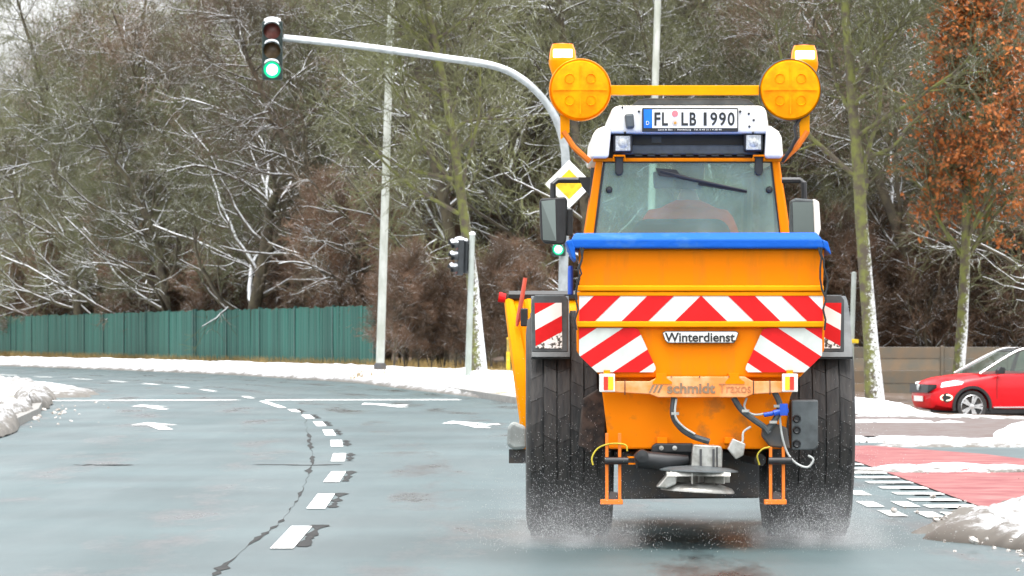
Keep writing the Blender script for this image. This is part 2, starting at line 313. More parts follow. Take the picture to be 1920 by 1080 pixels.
# ------------------------------------------------------------------ ground, road and markings
CL = [(-60,-1.2),(24.4,-1.24),(30.1,-1.29),(37.6,-1.46),(42.8,-1.64),(48.4,-1.87),(54,-2.18),(59.2,-2.51),(64.8,-2.92),(69.8,-3.35),(77,-4.08),(85,-4.95),(93,-6.0),(103,-7.6),(112,-9.4),(119,-11.0),(134,-15),(157,-22),(174,-28),(203,-39),(240,-55)]
RE = [(-60,2.9),(45,2.9),(60,2.9),(72,1.2),(77,.1),(93,-1.3),(111,-3.4),(134,-8),(157,-14),(174,-19.3),(203,-30),(240,-45)]
sheet('ground', [(-500,-80),(500,-80),(500,1200),(-500,1200)], -.12, LITTER, step=(20, 20))
ys = [-60,0,24.4,30,37.6,42.8,48.4,54,59,64.8,70,77,85,93,103,112,119,134,157,174,203,240]
def road_grid():
    Y = np.arange(-60, 240.1, 1.5); n, m = len(Y), 41; c = np.interp(Y, *zip(*CL)); l_, r_ = c-3.9, np.interp(Y, *zip(*RE)); t = np.linspace(0, 1, m)
    X = l_[:, None]*(1-t)+r_[:, None]*t; V = np.stack([X, np.broadcast_to(Y[:, None], X.shape), 0*X], -1).reshape(-1, 3)
    i = np.arange(n-1)[:, None]*m+np.arange(m-1)[None]; me = np_mesh('road', V, np.stack([i, i+1, i+m+1, i+m], -1).reshape(-1, 4), ROAD)
    at = me.attributes.new('lat', 'FLOAT', 'POINT'); at.data.foreach_set('value', (X-c[:, None]).ravel().astype(np.float32))
    o = bpy.data.objects.new('road', me); COL.objects.link(o); o['kind'] = 'structure'
road_grid()
sheet('side_street', [(2.85,-60),(9,-60),(9,40),(14,52),(40,60),(40,108),(4,108),(-1,95),(-.2,70),(2.5,55)], -.006, ROAD, step=(1, 4))
rv = sheet('right_verge', [(.75,74.6),(.1,77),(-1.3,93),(-3.4,111),(-8,134),(-14,157),(-19.3,174),(-30,203),(-45,240),(-45,420),(90,420),(90,105),(4.5,104),(3.4,95),(2.6,84),(1.7,76)], .1, GRASS, step=(2, 6), ext=.25)
lv = sheet('left_verge', [(interp(CL, y)-3.92, y) for y in ys[4:]]+[(-120,240),(-120,42)], .1, GRASS, ext=.25)
sheet('wood_floor', [(-70,252),(-31,250),(-24,224),(-11.5,173),(-4,146),(3,140),(8,137),(60,137),(60,415),(-70,415)], .125, LITTER, step=(6, 8))
def kerb(pts, parent):
    for (a, b) in zip(pts, pts[1:]):
        a, b = Vector((*a, 0)), Vector((*b, 0)); L = (b-a).length; n = max(1, int(L/1.0)); d = (b-a)/n; nr = Vector((-d.y, d.x, 0)).normalized()*.07
        for i in range(n):
            p, q = a+d*(i+.006), a+d*(i+.994); m = MB()
            m.prism([(*(p-nr)[:2], zf(p.x, p.y)-.1), (*(q-nr)[:2], zf(q.x, q.y)-.1), (*(q+nr)[:2], zf(q.x, q.y)-.1), (*(p+nr)[:2], zf(p.x, p.y)-.1)], (0, 0, .212))
            m.build('kerb_stone', KERB, parent)
kerb([(1.7,76),(.75,74.6),(.1,77),(-1.3,93),(-3.4,111),(-8,134),(-14,157)], rv)
kerb([(interp(CL, y)-3.92, y) for y in (42.8,54,64.8,77,93,112)], lv)

def poly_obj(name, polys, z, material, label, cat, group=None, parent=None):
    bm = bmesh.new()
    for p in polys:
        f = bm.faces.new([bm.verts.new((x, y, zf(x, y)+z)) for x, y in p]); f.normal_update()
        if f.normal.z < 0: f.normal_flip()
    me = bpy.data.meshes.new(name); bm.to_mesh(me); bm.free(); me.materials.append(material)
    o = bpy.data.objects.new(name, me); COL.objects.link(o); o.parent = parent
    if parent is None: tag(o, label, cat, group)
    return o
ROADO = bpy.data.objects['road']; SIDEO = bpy.data.objects['side_street']
def ribbon(pts, w): # pts (x,y) list -> quad strip polygon
    P = [Vector((*p, 0)) for p in pts]; L, Rr = [], []
    for i, p in enumerate(P):
        t = (P[min(i+1, len(P)-1)]-P[max(i-1, 0)]).normalized(); n = Vector((-t.y, t.x, 0))
        ww = w[i] if isinstance(w, (list, tuple)) else w
        L.append(p+n*ww/2); Rr.append(p-n*ww/2)
    return [[(L[i].x, L[i].y), (L[i+1].x, L[i+1].y), (Rr[i+1].x, Rr[i+1].y), (Rr[i].x, Rr[i].y)] for i in range(len(P)-1)]
dash_px = [((528,1030),(566,988)),((592,955),(612,927)),((621,905),(635,885)),((633,866),(637,851)),((632,838),(630,826)),((620,817),(614,806.5)),((603,799.5),(595,791)),((582,785.5),(573,778.5)),((557,773),(546,768)),((530,765),(492,752.5)),((472,747),(458,743.5))]
rg = random.Random(4)
for i, (a, b) in enumerate(dash_px):
    A, B = gp(*a), gp(*b)
    poly_obj('lane_dash', ribbon([A, B], .125), .006, PAINT, None, None, parent=ROADO)
    # black remnant of the older line beside it
    if i < 9:
        n = 16; pp = [(A[0]+.10+(B[0]-A[0])*t/n, A[1]+.25+(B[1]-A[1])*t/n) for t in range(n+1)]
        poly_obj('old_line_remnant', ribbon(pp, [max(.004, .05+.035*math.sin(j_*.9+i)+rg.gauss(0, .022)) for j_, _ in enumerate(pp)]), .0035, TAR, None, None, parent=ROADO)
for k in range(9):
    y0 = 94+k*6.3; A, B = (interp(CL, y0), y0), (interp(CL, y0+3), y0+3)
    poly_obj('lane_dash', ribbon([A, B], .13), .006, PAINT, None, None, parent=ROADO)
sx0, sx1 = interp(CL, 81)-3.7, interp(RE, 81)-.7
poly_obj('stop_line', ribbon([(sx0, 80.3), (interp(CL, 81)-.4, 81.2)], .7), .006, PAINT, None, None, parent=ROADO)
poly_obj('stop_line', ribbon([(interp(CL, 81)+.1, 81.2), (sx1, 81.6)], .9), .006, PAINT, None, None, parent=ROADO)
def arrow(x, y, head, L=5.0, flip=False, right=False):
    c, s_ = math.cos(head), math.sin(head); d = 1 if not flip else -1
    P = [[(-.09, 0), (.09, 0), (.09, L*.62), (-.09, L*.62)], [(-.3, L*.6), (.3, L*.6), (0, L)]]
    if right: P.append([(.05, L*.28), (.42, L*.46), (.42, L*.60), (.05, L*.40)])
    for p in P: pass
    poly_obj('lane_arrow', [[(x+c*u+s_*v*d, y-s_*u+c*v*d) for u, v in p] for p in P], .006, PAINT, None, None, parent=ROADO)
arrow(*gp(311, 806), -.13, 4.6); arrow(*gp(307, 768), -.16, 4.6)
arrow(*gp(908, 803), -.10, 4.6, right=True); arrow(*gp(756, 764), -.17, 4.6, right=True)
seam = [(560,766),(572,784),(574,800),(580,822),(584,846),(586,866),(580,886),(572,908),(558,938),(543,958),(520,985),(480,1012),(432,1052),(395,1085)]
sp = []
for a, b in zip(seam, seam[1:]):
    for t in range(7):
        px = a[0]+(b[0]-a[0])*t/7+rg.uniform(-2.5, 2.5); py = a[1]+(b[1]-a[1])*t/7; sp.append(gp(px, py))
poly_obj('asphalt_seam', ribbon(sp, [max(0.002, rg.gauss(.022, .022)*(1.0 if math.sin(i*.37)+.6*math.sin(i*.83) > -.3 else .1)) for i, _ in enumerate(sp)]), .003, TAR, None, None, parent=ROADO)
poly_obj('asphalt_crack', ribbon([gp(480+20*i, 872+rg.uniform(-.7, .7)) for i in range(9)], .16), .0028, TAR, None, None, parent=ROADO)
poly_obj('asphalt_crack', ribbon([gp(140+15*i, 872+rg.uniform(-1, 1)) for i in range(9)], [.05, .1, .2, .1, .35, .3, .15, .1, .02]), .0028, TAR, None, None, parent=ROADO)
# right hand side: red cycle crossing, its white blocks, brown pavement
red_poly = [(3.15,24),(4.9,24),(5.0,40),(4.6,44),(3.75,47.5),(3.15,47)]
sheet('cycle_path', red_poly, .004, REDAS)
CYC = bpy.data.objects['cycle_path']
y = 24.0
while y < 47:
    poly_obj('crossing_block', [[(2.78, y), (3.13, y), (3.13, y+.5), (2.78, y+.5)]], .006, THINP, None, None, parent=CYC); y += 1.25
for X, Y in ((2.47,32.6),(2.62,30.4),(2.38,30.4),(2.62,28.6),(2.40,28.8),(2.62,26.6),(2.47,34.8)):
    poly_obj('short_dash', [[(X, Y), (X+.12, Y), (X+.12, Y+1.0), (X, Y+1.0)]], .006, THINP, None, None, parent=ROADO)
sheet('pavement', [(3.4,52.5),(5.4,50.5),(7.2,62),(8.5,74),(6.2,77),(4.2,66)], .006, BRICKP, step=(1, 4))

# ------------------------------------------------------------------ snow
def noise_grid(rng, n, m, oct_=4):
    out = np.zeros((n, m))
    for o in range(oct_):
        k = 2**(o+1)+1; g = rng.standard_normal((k+2, int(k*max(1, m/n))+2))
        yi = np.linspace(0, g.shape[0]-1.001, n); xi = np.linspace(0, g.shape[1]-1.001, m)
        y0, x0 = yi.astype(int), xi.astype(int); fy, fx = (yi-y0)[:, None], (xi-x0)[None]
        fy, fx = fy*fy*(3-2*fy), fx*fx*(3-2*fx)
        out += .55**o*(g[y0][:, x0]*(1-fy)*(1-fx)+g[y0+1][:, x0]*fy*(1-fx)+g[y0][:, x0+1]*(1-fy)*fx+g[y0+1][:, x0+1]*fy*fx)
    return out
def wnoise(X, Y, seed, f=1.7):
    return np.array([1.4*mnoise.fractal((x*f, y*f, seed*3.7), .7, 2.1, 5) for x, y in zip(X.ravel(), Y.ravel())]).reshape(X.shape)
def snow_strip(name, pts, width, height, seed, material, z0=0, rough=.5, n=220, m=34, dirt_side=0, kind='structure', base_dirt=0):
    rng = np.random.default_rng(seed); P = np.array(pts, float); d = np.r_[0, np.cumsum(np.linalg.norm(np.diff(P, axis=0), axis=1))]
    s = np.linspace(0, d[-1], n); C = np.stack([np.interp(s, d, P[:, i]) for i in (0, 1)], 1)
    T = np.gradient(C, axis=0); T /= np.linalg.norm(T, axis=1)[:, None]; N = np.stack([-T[:, 1], T[:, 0]], 1)
    w = np.interp(s, np.linspace(0, d[-1], len(width)), width) if isinstance(width, (list, tuple)) else np.full(n, width)
    w = w*(1+.22*noise_grid(rng, n, 3, 5)[:, 1]*rough*2)
    c = np.linspace(-1, 1, m)
    X = C[:, None, :]+N[:, None, :]*(c[None, :, None]*w[:, None, None]/2)
    G = wnoise(X[..., 0], X[..., 1], seed)
    prof = np.sqrt(np.clip(1-np.abs(c)**2.2, 0, 1))[None]; ends = np.sqrt(np.clip(np.minimum(s, d[-1]-s)/(.12*d[-1]+.01), 0, 1))[:, None]
    Z = height*prof*ends*(1+rough*.75*G)-.03*(1-prof*ends)-.02*(rough*np.abs(G))
    zz = np.array([[zf(x, y) for x, y in row] for row in X])
    V = np.concatenate([X, (zz+z0+Z)[..., None]], 2).reshape(-1, 3)
    i = np.arange(n-1)[:, None]*m+np.arange(m-1)[None]; Q = np.stack([i, i+m, i+m+1, i+1], -1).reshape(-1, 4)
    me = np_mesh(name, V, Q, material, smooth=True)
    dirt = (1-prof*ends)*.55+base_dirt+(np.clip(c*dirt_side, 0, 1)[None]*.5 if dirt_side else 0)+0*Z
    at = me.attributes.new('dirt', 'FLOAT', 'POINT'); at.data.foreach_set('value', dirt.ravel().astype(np.float32))
    o = bpy.data.objects.new(name, me); COL.objects.link(o); o['kind'] = kind; return o
def mound(name, cx, cy, rx, ry, h, seed, material, z0=0, rough=.4, n=90, base_dirt=0, rot=0, sharp=1.0):
    rng = np.random.default_rng(seed); g = np.linspace(-1.25, 1.25, n); A, B = np.meshgrid(g, g, indexing='ij'); X = cx+A*rx*math.cos(rot)-B*ry*math.sin(rot); Y = cy+A*rx*math.sin(rot)+B*ry*math.cos(rot); G = wnoise(X, Y, seed, 1.1)
    r = np.sqrt(A*A+B*B)*(1+.16*wnoise(X, Y, seed+50, .45)*rough*1.5)
    prof = np.clip(1-r**(2.2*sharp), -.6, 1); Z = h*np.sign(prof)*np.abs(prof)**.8*(1+.35*rough*G)+.05*rough*G*h*3*(prof > 0)
    zz = np.vectorize(zf)(X, Y); V = np.stack([X, Y, zz+z0+Z], -1).reshape(-1, 3)
    i = np.arange(n-1)[:, None]*n+np.arange(n-1)[None]; Q = np.stack([i, i+n, i+n+1, i+1], -1).reshape(-1, 4)
    me = np_mesh(name, V, Q, material, smooth=True)
    at = me.attributes.new('dirt', 'FLOAT', 'POINT'); at.data.foreach_set('value', (np.clip(r-.55, 0, 1)*1.1+base_dirt).ravel().astype(np.float32))
    o = bpy.data.objects.new(name, me); COL.objects.link(o); o['kind'] = 'structure'; return o
edge = [(RE_x, y) for y, RE_x in [(b, a) for a, b in [(.9,76),(.2,78),(-1.3,93),(-3.4,111),(-8,134),(-14,157),(-19.3,174),(-30,203),(-45,240)]]]
snow_strip('roadside_snow', [(x+2.1+.012*(y-76), y+.6) for x, y in edge], [3.0,4.2,4.4,4.6,4.4,3.4,3,3,3], .17, 1, SNOW, z0=.09, rough=.5, n=420, dirt_side=.6)
snow_strip('roadside_slush', [(x+.1, y) for x, y in edge], [1.0,.9,.8,.8,.9,1.0,1.1,1.1,1.1], .10, 2, SLUSH, z0=.03, rough=.9, n=420, base_dirt=.05)
mound('snow_heap', -11.3, 84, 2.3, 14, .24, 3, SNOW, z0=.06, rough=.9, rot=.07, base_dirt=.2)
snow_strip('roadside_slush', [(-5.9,44),(-6.2,52),(-6.75,60),(-7.2,67),(-7.7,73),(-8.7,82),(-10.2,93),(-12.2,105),(-14,115)], [.8,1.4,1.7,1.8,1.6,1.4,1.2,1.2,1], .14, 5, SLUSH, z0=.05, rough=1.1, base_dirt=.22, n=500)
mound('snow_heap', -9.6, 92, 1.0, 8, .15, 31, SLUSH, z0=.03, rough=.8, rot=.12)
mound('snow_heap', 6.2, 86.5, 2.1, 3.2, .27, 6, SNOW, rough=.5)
snow_strip('snow_bank', [(7.9,87),(9.0,86.5),(10.5,87),(12.5,88)], [2.2,2.0,2.0,2.0], .08, 7, SLUSH, rough=.8)
mound('snow_heap', 6.15, 49.5, .8, 4.0, .23, 8, SNOW, rough=.5)
snow_strip('slush_ridge', [(3.2,50.5),(3.9,50.0),(4.7,48.6),(5.6,47)], [.9,1.6,1.5,1.0], .05, 9, SLUSH, rough=1.0, base_dirt=.06)
snow_strip('slush_ridge', [(3.3,39.5),(3.8,38.8),(4.4,38.2),(5.1,37.6)], [.5,1.4,1.6,1.4], .05, 10, SLUSH, rough=1.0, base_dirt=.06)
snow_strip('slush_ridge', [(5.0,66),(5.9,67.5),(7,68),(8.2,69)], [.3,.9,1.0,.8], .05, 11, SLUSH, rough=1.0, base_dirt=.05)
snow_strip('slush_ridge', [(4.1,60),(5.0,60.5),(6,60)], [.6,1.2,.6], .04, 13, SLUSH, rough=1.0)
snow_strip('slush_bank', [(2.88,15),(2.84,19),(2.88,22),(3.0,25),(3.25,28),(3.6,31)], [1.1,1.1,1.1,1.1,1.0,.6], .11, 12, SLUSH, rough=1.2, n=300, m=60, base_dirt=.2)
rs = np.random.default_rng(77)
def lumps(name, n, cx, cy, sx, sy, r0, r1, seed, z=0):
    rr = random.Random(seed); m = MB()
    for _ in range(n):
        x, y, r = rr.gauss(cx, sx), rr.gauss(cy, sy), rr.uniform(r0, r1)
        r *= rr.random()**.7; m.lathe([(.01, -r*.6), (r*rr.uniform(.8, 1), -r*.3), (r*rr.uniform(.8, 1.1), r*.2), (r*.6, r*.55), (.01, r*.7)], (x, y, zf(x, y)+z+r*.25), (rr.gauss(0, .3), rr.gauss(0, .3), 1), k=7)
    o = m.build(name, mat('dirty_ice', (.58, .56, .53), rough=.8, col2=(.2, .17, .14), scale=14, lo=.35, hi=.6, bump=.6), smooth=True); o['kind'] = 'stuff'; return o
lumps('slush_lumps', 260, 2.95, 23.5, .22, 2.6, .006, .032, 1, .05); lumps('slush_lumps', 60, 2.72, 24.5, .10, 1.6, .01, .03, 2)
lumps('slush_lumps', 90, 4.2, 49.5, .6, 1.0, .008, .028, 3); lumps('slush_lumps', 110, 4.3, 38.4, .6, .8, .006, .024, 4); lumps('slush_lumps', 90, -6.9, 63, .4, 6, .02, .06, 5)

# ------------------------------------------------------------------ tractor
TX, TY = 1.0, F/330.0
def tp(px, py, dy=0.0):
    s = F/(TY+dy); return ((px-960)/s-TX, dy, H0+(YH-py)/s)
def pp(poly, dy, thick): # prism from photo outline at the plane dy, extruded away from the camera
    return [tp(x, y, dy) for x, y in poly], (0, thick, 0)
def PR(name, poly, dy, thick, m, parent, bev=0, seg=2):
    b = MB(); b.prism(*pp(poly, dy, thick)); return b.build(name, m, parent, bev, seg=seg)
def rect(x0, y0, x1, y1): return [(x0, y0), (x1, y0), (x1, y1), (x0, y1)]
tr = tag(empty('tractor', (TX, TY, 0)), 'orange winter service tractor with white cab roof and amber warning lamps on a bar', 'tractor')
def rear_wheel_parts():
    t = MB(); r, w = .648, .49
    t.lathe([(.36, -w*.42), (.40, -w*.46), (.52, -w*.5), (.59, -w*.485), (.615, -w*.44), (.628, -w*.25), (.632, 0), (.628, w*.25), (.615, w*.44), (.59, w*.485), (.52, w*.5), (.40, w*.46), (.36, w*.42)], (0, 0, 0), (1, 0, 0), k=72)
    for j in range(30):
        for c in range(6):
            da = 2*math.pi/30; a0 = da*(j+.37*c); a1 = a0+da*.982; x0 = -w*.46+c*w*.92/6+.005; x1 = x0+w*.92/6-.009
            ro = r-(.012 if c in (0, 5) else 0); ri = .60; q = []; sk = .05*(1 if c % 2 else -1)
            for xx, k_ in ((x0, 0), (x1, sk)):
                for rr_, aa in ((ri, a0), (ri, a1), (ro, a1), (ro, a0)): q.append((xx, rr_*math.cos(aa+k_), rr_*math.sin(aa+k_)))
                q_mid = None
            t.add(q, [(0,1,2,3),(7,6,5,4),(0,4,5,1),(1,5,6,2),(2,6,7,3),(3,7,4,0)])
    rim = MB(); rim.lathe([(.03, -.06), (.12, -.07), (.14, -.03), (.26, .0), (.33, -.1), (.37, -.19), (.385, -.205), (.37, -.18), (.36, 0), (.37, .18), (.385, .205), (.35, .17), (.27, .02), (.03, .02)], (0, 0, 0), (1, 0, 0), k=36)
    for j in range(8):
        a = 2*math.pi*j/8; rim.lathe([(.016, -.1), (.016, -.02)], (0, .2*math.cos(a), .2*math.sin(a)), (1, 0, 0), k=6, cap=True)
    return t, rim
t_, r_ = rear_wheel_parts()
def wheel(name, x, y, z, sc):
    rm = r_.build(name, DIRTOR, tr, smooth=True, loc=(x, y, z)); ty = t_.build('tyre', RUBBER, rm, smooth=True)
    rm.scale = sc; return rm
wl = wheel('rear_wheel', tp(1067, 0)[0], 0, .648, (1, 1, 1)); wheel('rear_wheel', tp(1510, 0)[0], 0, .648, (-1, 1, 1))
wheel('front_wheel', -.68, 2.08, .45, (.62, .695, .695)); wheel('front_wheel', .68, 2.08, .45, (-.62, .695, .695))
b = MB(); b.tube([(-.45, 0, .62), (.45, 0, .62)], .13, 14); b.lathe([(.05, -.3), (.2, -.2), (.24, 0), (.2, .25)], (0, 0, .6), (0, 1, 0), 20, cap=True); b.build('rear_axle', DARKM, tr, smooth=True)
b = MB(); b.box((-.28, -.25, .35), (.28, 2.7, .78)); b.build('chassis', DARKM, tr, .03)
b = MB(); b.tube([(-.6, 2.08, .45), (.6, 2.08, .45)], .08, 10); b.build('front_axle', DARKM, tr)
# dark carrier plate and lift arms under the hopper
PR('hitch_plate', [(1160,846),(1424,846),(1424,934),(1160,936)], -.55, .12, DARKM, tr, .01)
for sx in (-1, 1):
    b = MB(); b.tube([(sx*.22, -.2, .5), (sx*.36, -.9, .47)], .035, 8); b.build('lift_arm', DARKM, tr)
# mudguards
def stripes(poly, bounds, fn_ab, dy, red, white, parent, c2=None):
    "cut poly into bands of a*x+b*y between bounds; alternate red and white"
    a, b_ = fn_ab
    for i in range(len(bounds)-1):
        p = clip(clip(poly, a, b_, bounds[i+1]), -a, -b_, -bounds[i])
        if len(p) > 2:
            m = (red if i % 2 == 0 else white); m = m if not isinstance(m, list) else m[i//2 % len(m)]
            PR('stripe', [(c2(*q) if c2 else q) for q in p], dy, .002, m, parent)
cz = lambda x, y: (920+x/2.743, 430+y/2.743)
for side in (0, 1):
    px0, px1 = (996, 1066) if side == 0 else (1514, 1584)
    xa, xb = tp(px0, 0)[0], tp(px1, 0)[0]; b = MB(); n = 18; prof = []
    for i in range(n+1):
        a = R(32)+R(112)*i/n; prof.append((-.705*math.cos(a), .648+.73*math.sin(a)))
        top = [(xa, y_, z_) for y_, z_ in prof]+[(xa, y_*.965, z_-.03) for y_, z_ in reversed(prof)]
    nn = len(prof); v = [(xa, y_, z_) for y_, z_ in prof]+[(xb, y_, z_) for y_, z_ in prof]+[(xa, y_*.965, .648+(z_-.648)*.965) for y_, z_ in prof]+[(xb, y_*.965, .648+(z_-.648)*.965) for y_, z_ in prof]
    fs = []
    for i in range(nn-1):
        fs += [(i, i+1, nn+i+1, nn+i), (2*nn+i, 3*nn+i, 3*nn+i+1, 2*nn+i+1), (i, 2*nn+i, 2*nn+i+1, i+1), (nn+i, nn+i+1, 3*nn+i+1, 3*nn+i)]
    fs += [(0, nn, 3*nn, 2*nn), (nn-1, 3*nn-1, 4*nn-1, 2*nn-1)]
    b.add(v, fs); fd = b.build('mudguard', GREYP, tr, smooth=True)
    pl = PR('marker_panel', [(px0+1,660),(px0+1,562),(px0+7,553),(px1-7,553),(px1-1,562),(px1-1,660)], -.80, .03, GREYP, tr, .006)
    def c3(x, y, side=side): q = cz(x, y); return q if side == 0 else (2*1290-q[0], q[1])
    stripes([(226,378),(365,378),(368,612),(232,612)], [400, 562, 645, 728, 900], (.55, 1), -.805, REDS, [WHITES, SOILED], pl, c3)
# cab
cab = tr
for s_, pts in ((0, [(1118,297),(1131,297),(1113,440),(1096,440)]), (1, [(1447,297),(1459,297),(1481,440),(1464,440)])):
    PR('cab_post', pts, -.05, .08, ORANGE, cab, .008)
    PR('cab_post', [(x+(-2 if s_ == 0 else 2), y) for x, y in pts], 1.25, .07, ORANGE, cab, .008)
PR('cab_header', rect(1112,296,1466,303), -.06, .08, ORANGE, cab, .006)
PR('cab_header', rect(1120,288,1458,306), 1.25, .07, BLACKP, cab, .006)
PR('cab_rear_panel', [(1097,438),(1480,438),(1470,560),(1108,560)], -.04, .05, ORANGE, cab, .01)
for s_ in (-1, 1):
    b = MB(); xb_, xt = s_*.575, s_*.515
    b.add([(xb_, .03, 1.1), (xb_, 1.25, 1.1), (xt, 1.25, 2.13), (xt, .03, 2.13)], [(0, 1, 2, 3)]); b.build('side_window', GLASS, cab)
    b = MB(); b.box((s_*.52, .0, .75), (s_*.59, 1.3, 1.11)); b.build('cab_side', ORANGE, cab, .02)
    b = MB(); b.tube([(s_*.585, .62, 1.1), (s_*.523, .62, 2.13)], .02, 6); b.build('door_post', BLACKP, cab)
win = PR('rear_window', [(1133,303),(1446,303),(1463,440),(1115,440)], -.02, .006, GLASS, cab)
PR('windscreen', [(1137,304),(1442,304),(1459,445),(1119,445)], 1.3, .006, glass_mat('windscreen_glass', (.9, .97, .94), .10, (.6, .68, .64), .05), cab)
b = MB()   # window rubber
for q in ([(1131,301),(1448,301),(1448,305),(1131,305)], [(1131,303),(1135,303),(1117,440),(1113,440)], [(1444,303),(1448,303),(1465,440),(1461,440)]): b.prism(*pp(q, -.026, .012))
b.build('seal', BLACKP, win)
for hx in (1161, 1423):
    PR('hinge', [(hx-7,290),(hx+7,290),(hx+8,322),(hx+4,329),(hx-4,329),(hx-8,322)], -.075, .045, BLACKP, win, .006)
    b = MB(); b.tube([tp(hx-11, 301, -.09), tp(hx-10, 292, -.1), tp(hx+10, 292, -.1), tp(hx+11, 301, -.09)], .007, 8); b.build('hinge_bracket', ORANGE, cab)
for hx in (1142, 1442):
    b = MB(); b.lathe([(.002, -.025), (.014, -.022), (.02, -.01), (.02, .012)], tp(hx, 356, -.025), (0, 1, 0), 14); b.build('window_knob', BLACKP, win, smooth=True)
b = MB(); b.tube([tp(1238,321,-.05), tp(1300,337,-.055), tp(1400,358,-.045)], [.014, .011, .006], 8); b.prism(*pp([(1229,315),(1268,318),(1275,327),(1268,333),(1236,329)], -.06, .03)); b.build('wiper', BLACKP, win)
b = MB(); b.prism(*pp([(1310,343),(1401,358),(1400,362),(1308,347)], -.04, .012)); b.build('wiper_blade', BLACKP, win)
# roof
rf = MB()
prof_top = [(1108,296),(1111,250),(1118,240),(1140,233),(1146,206),(1156,198),(1430,198),(1438,206),(1444,236),(1462,248),(1468,296)]
rf.prism(*pp([(1142,250),(1146,206),(1156,198),(1428,198),(1437,206),(1443,250)], -.14, 1.6)); roof = rf.build('roof', WHITEP, cab, .03, seg=3)
for q in ([(1108,296),(1111,254),(1118,242),(1140,234),(1147,234),(1141,296)], [(1434,296),(1437,236),(1445,236),(1460,246),(1466,258),(1469,296)]):
    PR('roof_side', q, -.16, 1.62, WHITEP, cab, .02, 3)
PR('roof_top', [(1184,198),(1196,187),(1215,184),(1385,184),(1404,187),(1418,198)], -.02, 1.2, GREYP, roof, .01)
PR('roof_vent', rect(1130,249,1450,298), .02, .05, BLACKP, cab)
PR('vent_step', [(1160,272),(1415,272),(1425,290),(1150,290)], -.05, .06, GREYP, cab, .008)
PR('vent_label', rect(1222,256,1240,268), .012, .006, GREYP, roof)
for i in range(9): PR('vent_slot', rect(1190+i*24, 290, 1204+i*24, 293), -.06, .01, BLACKP, roof)
for hx, hy in ((1168,269), (1413,267)):
    l = PR('work_lamp', rect(hx-18,hy-17,hx+18,hy+17), -.12, .08, BLACKP, cab, .012)
    PR('lens', rect(hx-14,hy-14,hx+14,hy+14), -.126, .01, LENSC, l, .004)
    b = MB(); b.lathe([(.028, 0), (.02, -.006), (.003, -.009)], tp(hx, hy, -.126), (0, 1, 0), 16); b.build('bulb_ring', LENSC, l, smooth=True)
PR('plate_lamp', [(1171,214),(1188,212),(1190,240),(1174,241)], -.20, .07, GREYP, cab, .012)
for q in ((1198,209),(1388,209),(1404,213),(1413,225),(1405,237),(1167,201),(1172,249),(1412,249)):
    b = MB(); b.lathe([(.001, -.008), (.007, -.005), (.007, .01)], tp(*q, -.142), (0, 1, 0), 8); b.build('bolt', BLACKP, roof)
pf = PR('number_plate', rect(1204,202,1384,247), -.165, .02, INK, cab, .004)
PR('plate_face', rect(1223,205,1382,240), -.168, .004, WHITES, pf); PR('euro_band', rect(1207,205,1222.5,240), -.168, .004, BLUEPL, pf)
def mono(s, x0, y0, x1, y1, dy, m, parent, bold=0):
    n = len(s); w = (x1-x0)/n
    for i, ch in enumerate(s):
        f = .36 if ch == '1' else .80
        ptext(ch, x0+w*(i+.5-f/2), y0, x0+w*(i+.5+f/2), y1, dy, m, parent, bold)
def ptext(s, x0, y0, x1, y1, dy, m, parent, bold=0):
    c = tp((x0+x1)/2, (y0+y1)/2, dy); A, B = tp(x0, y0, dy), tp(x1, y1, dy)
    return text('lettering', s, B[0]-A[0], A[2]-B[2], c, m, parent, .003, bold)
mono('FL', 1225.5,210.5,1254,235.5, -.1695, INK, pf, .025); mono('LB', 1276,210.5,1307,235.5, -.1695, INK, pf, .025); mono('1990', 1314,210.5,1379,235.5, -.1695, INK, pf, .02)
ptext('D', 1211.5,227,1217,234, -.1695, WHITES, pf)
for cy_, c_ in ((213, mat('plate_badge_red', (.7, .2, .22))), (230, mat('plate_badge', (.66, .6, .55)))):
    b = MB(); b.lathe([(.018, 0), (.018, -.003), (.001, -.0032)], tp(1265.5, cy_, -.168), (0, 1, 0), 18); b.build('seal_badge', c_, pf)
b = MB(); b.lathe([(.008, 0), (.008, -.005), (.001, -.0052)], tp(1266, 230.5, -.168), (0, 1, 0), 12); b.build('seal_badge', mat('badge_gold', (.7, .35, .05)), pf)
ptext('Land & Bau  -  Rendsburg   Tel. 0 43 31 / 4 38 90', 1234,241.6,1353,245.4, -.166, WHITES, pf)
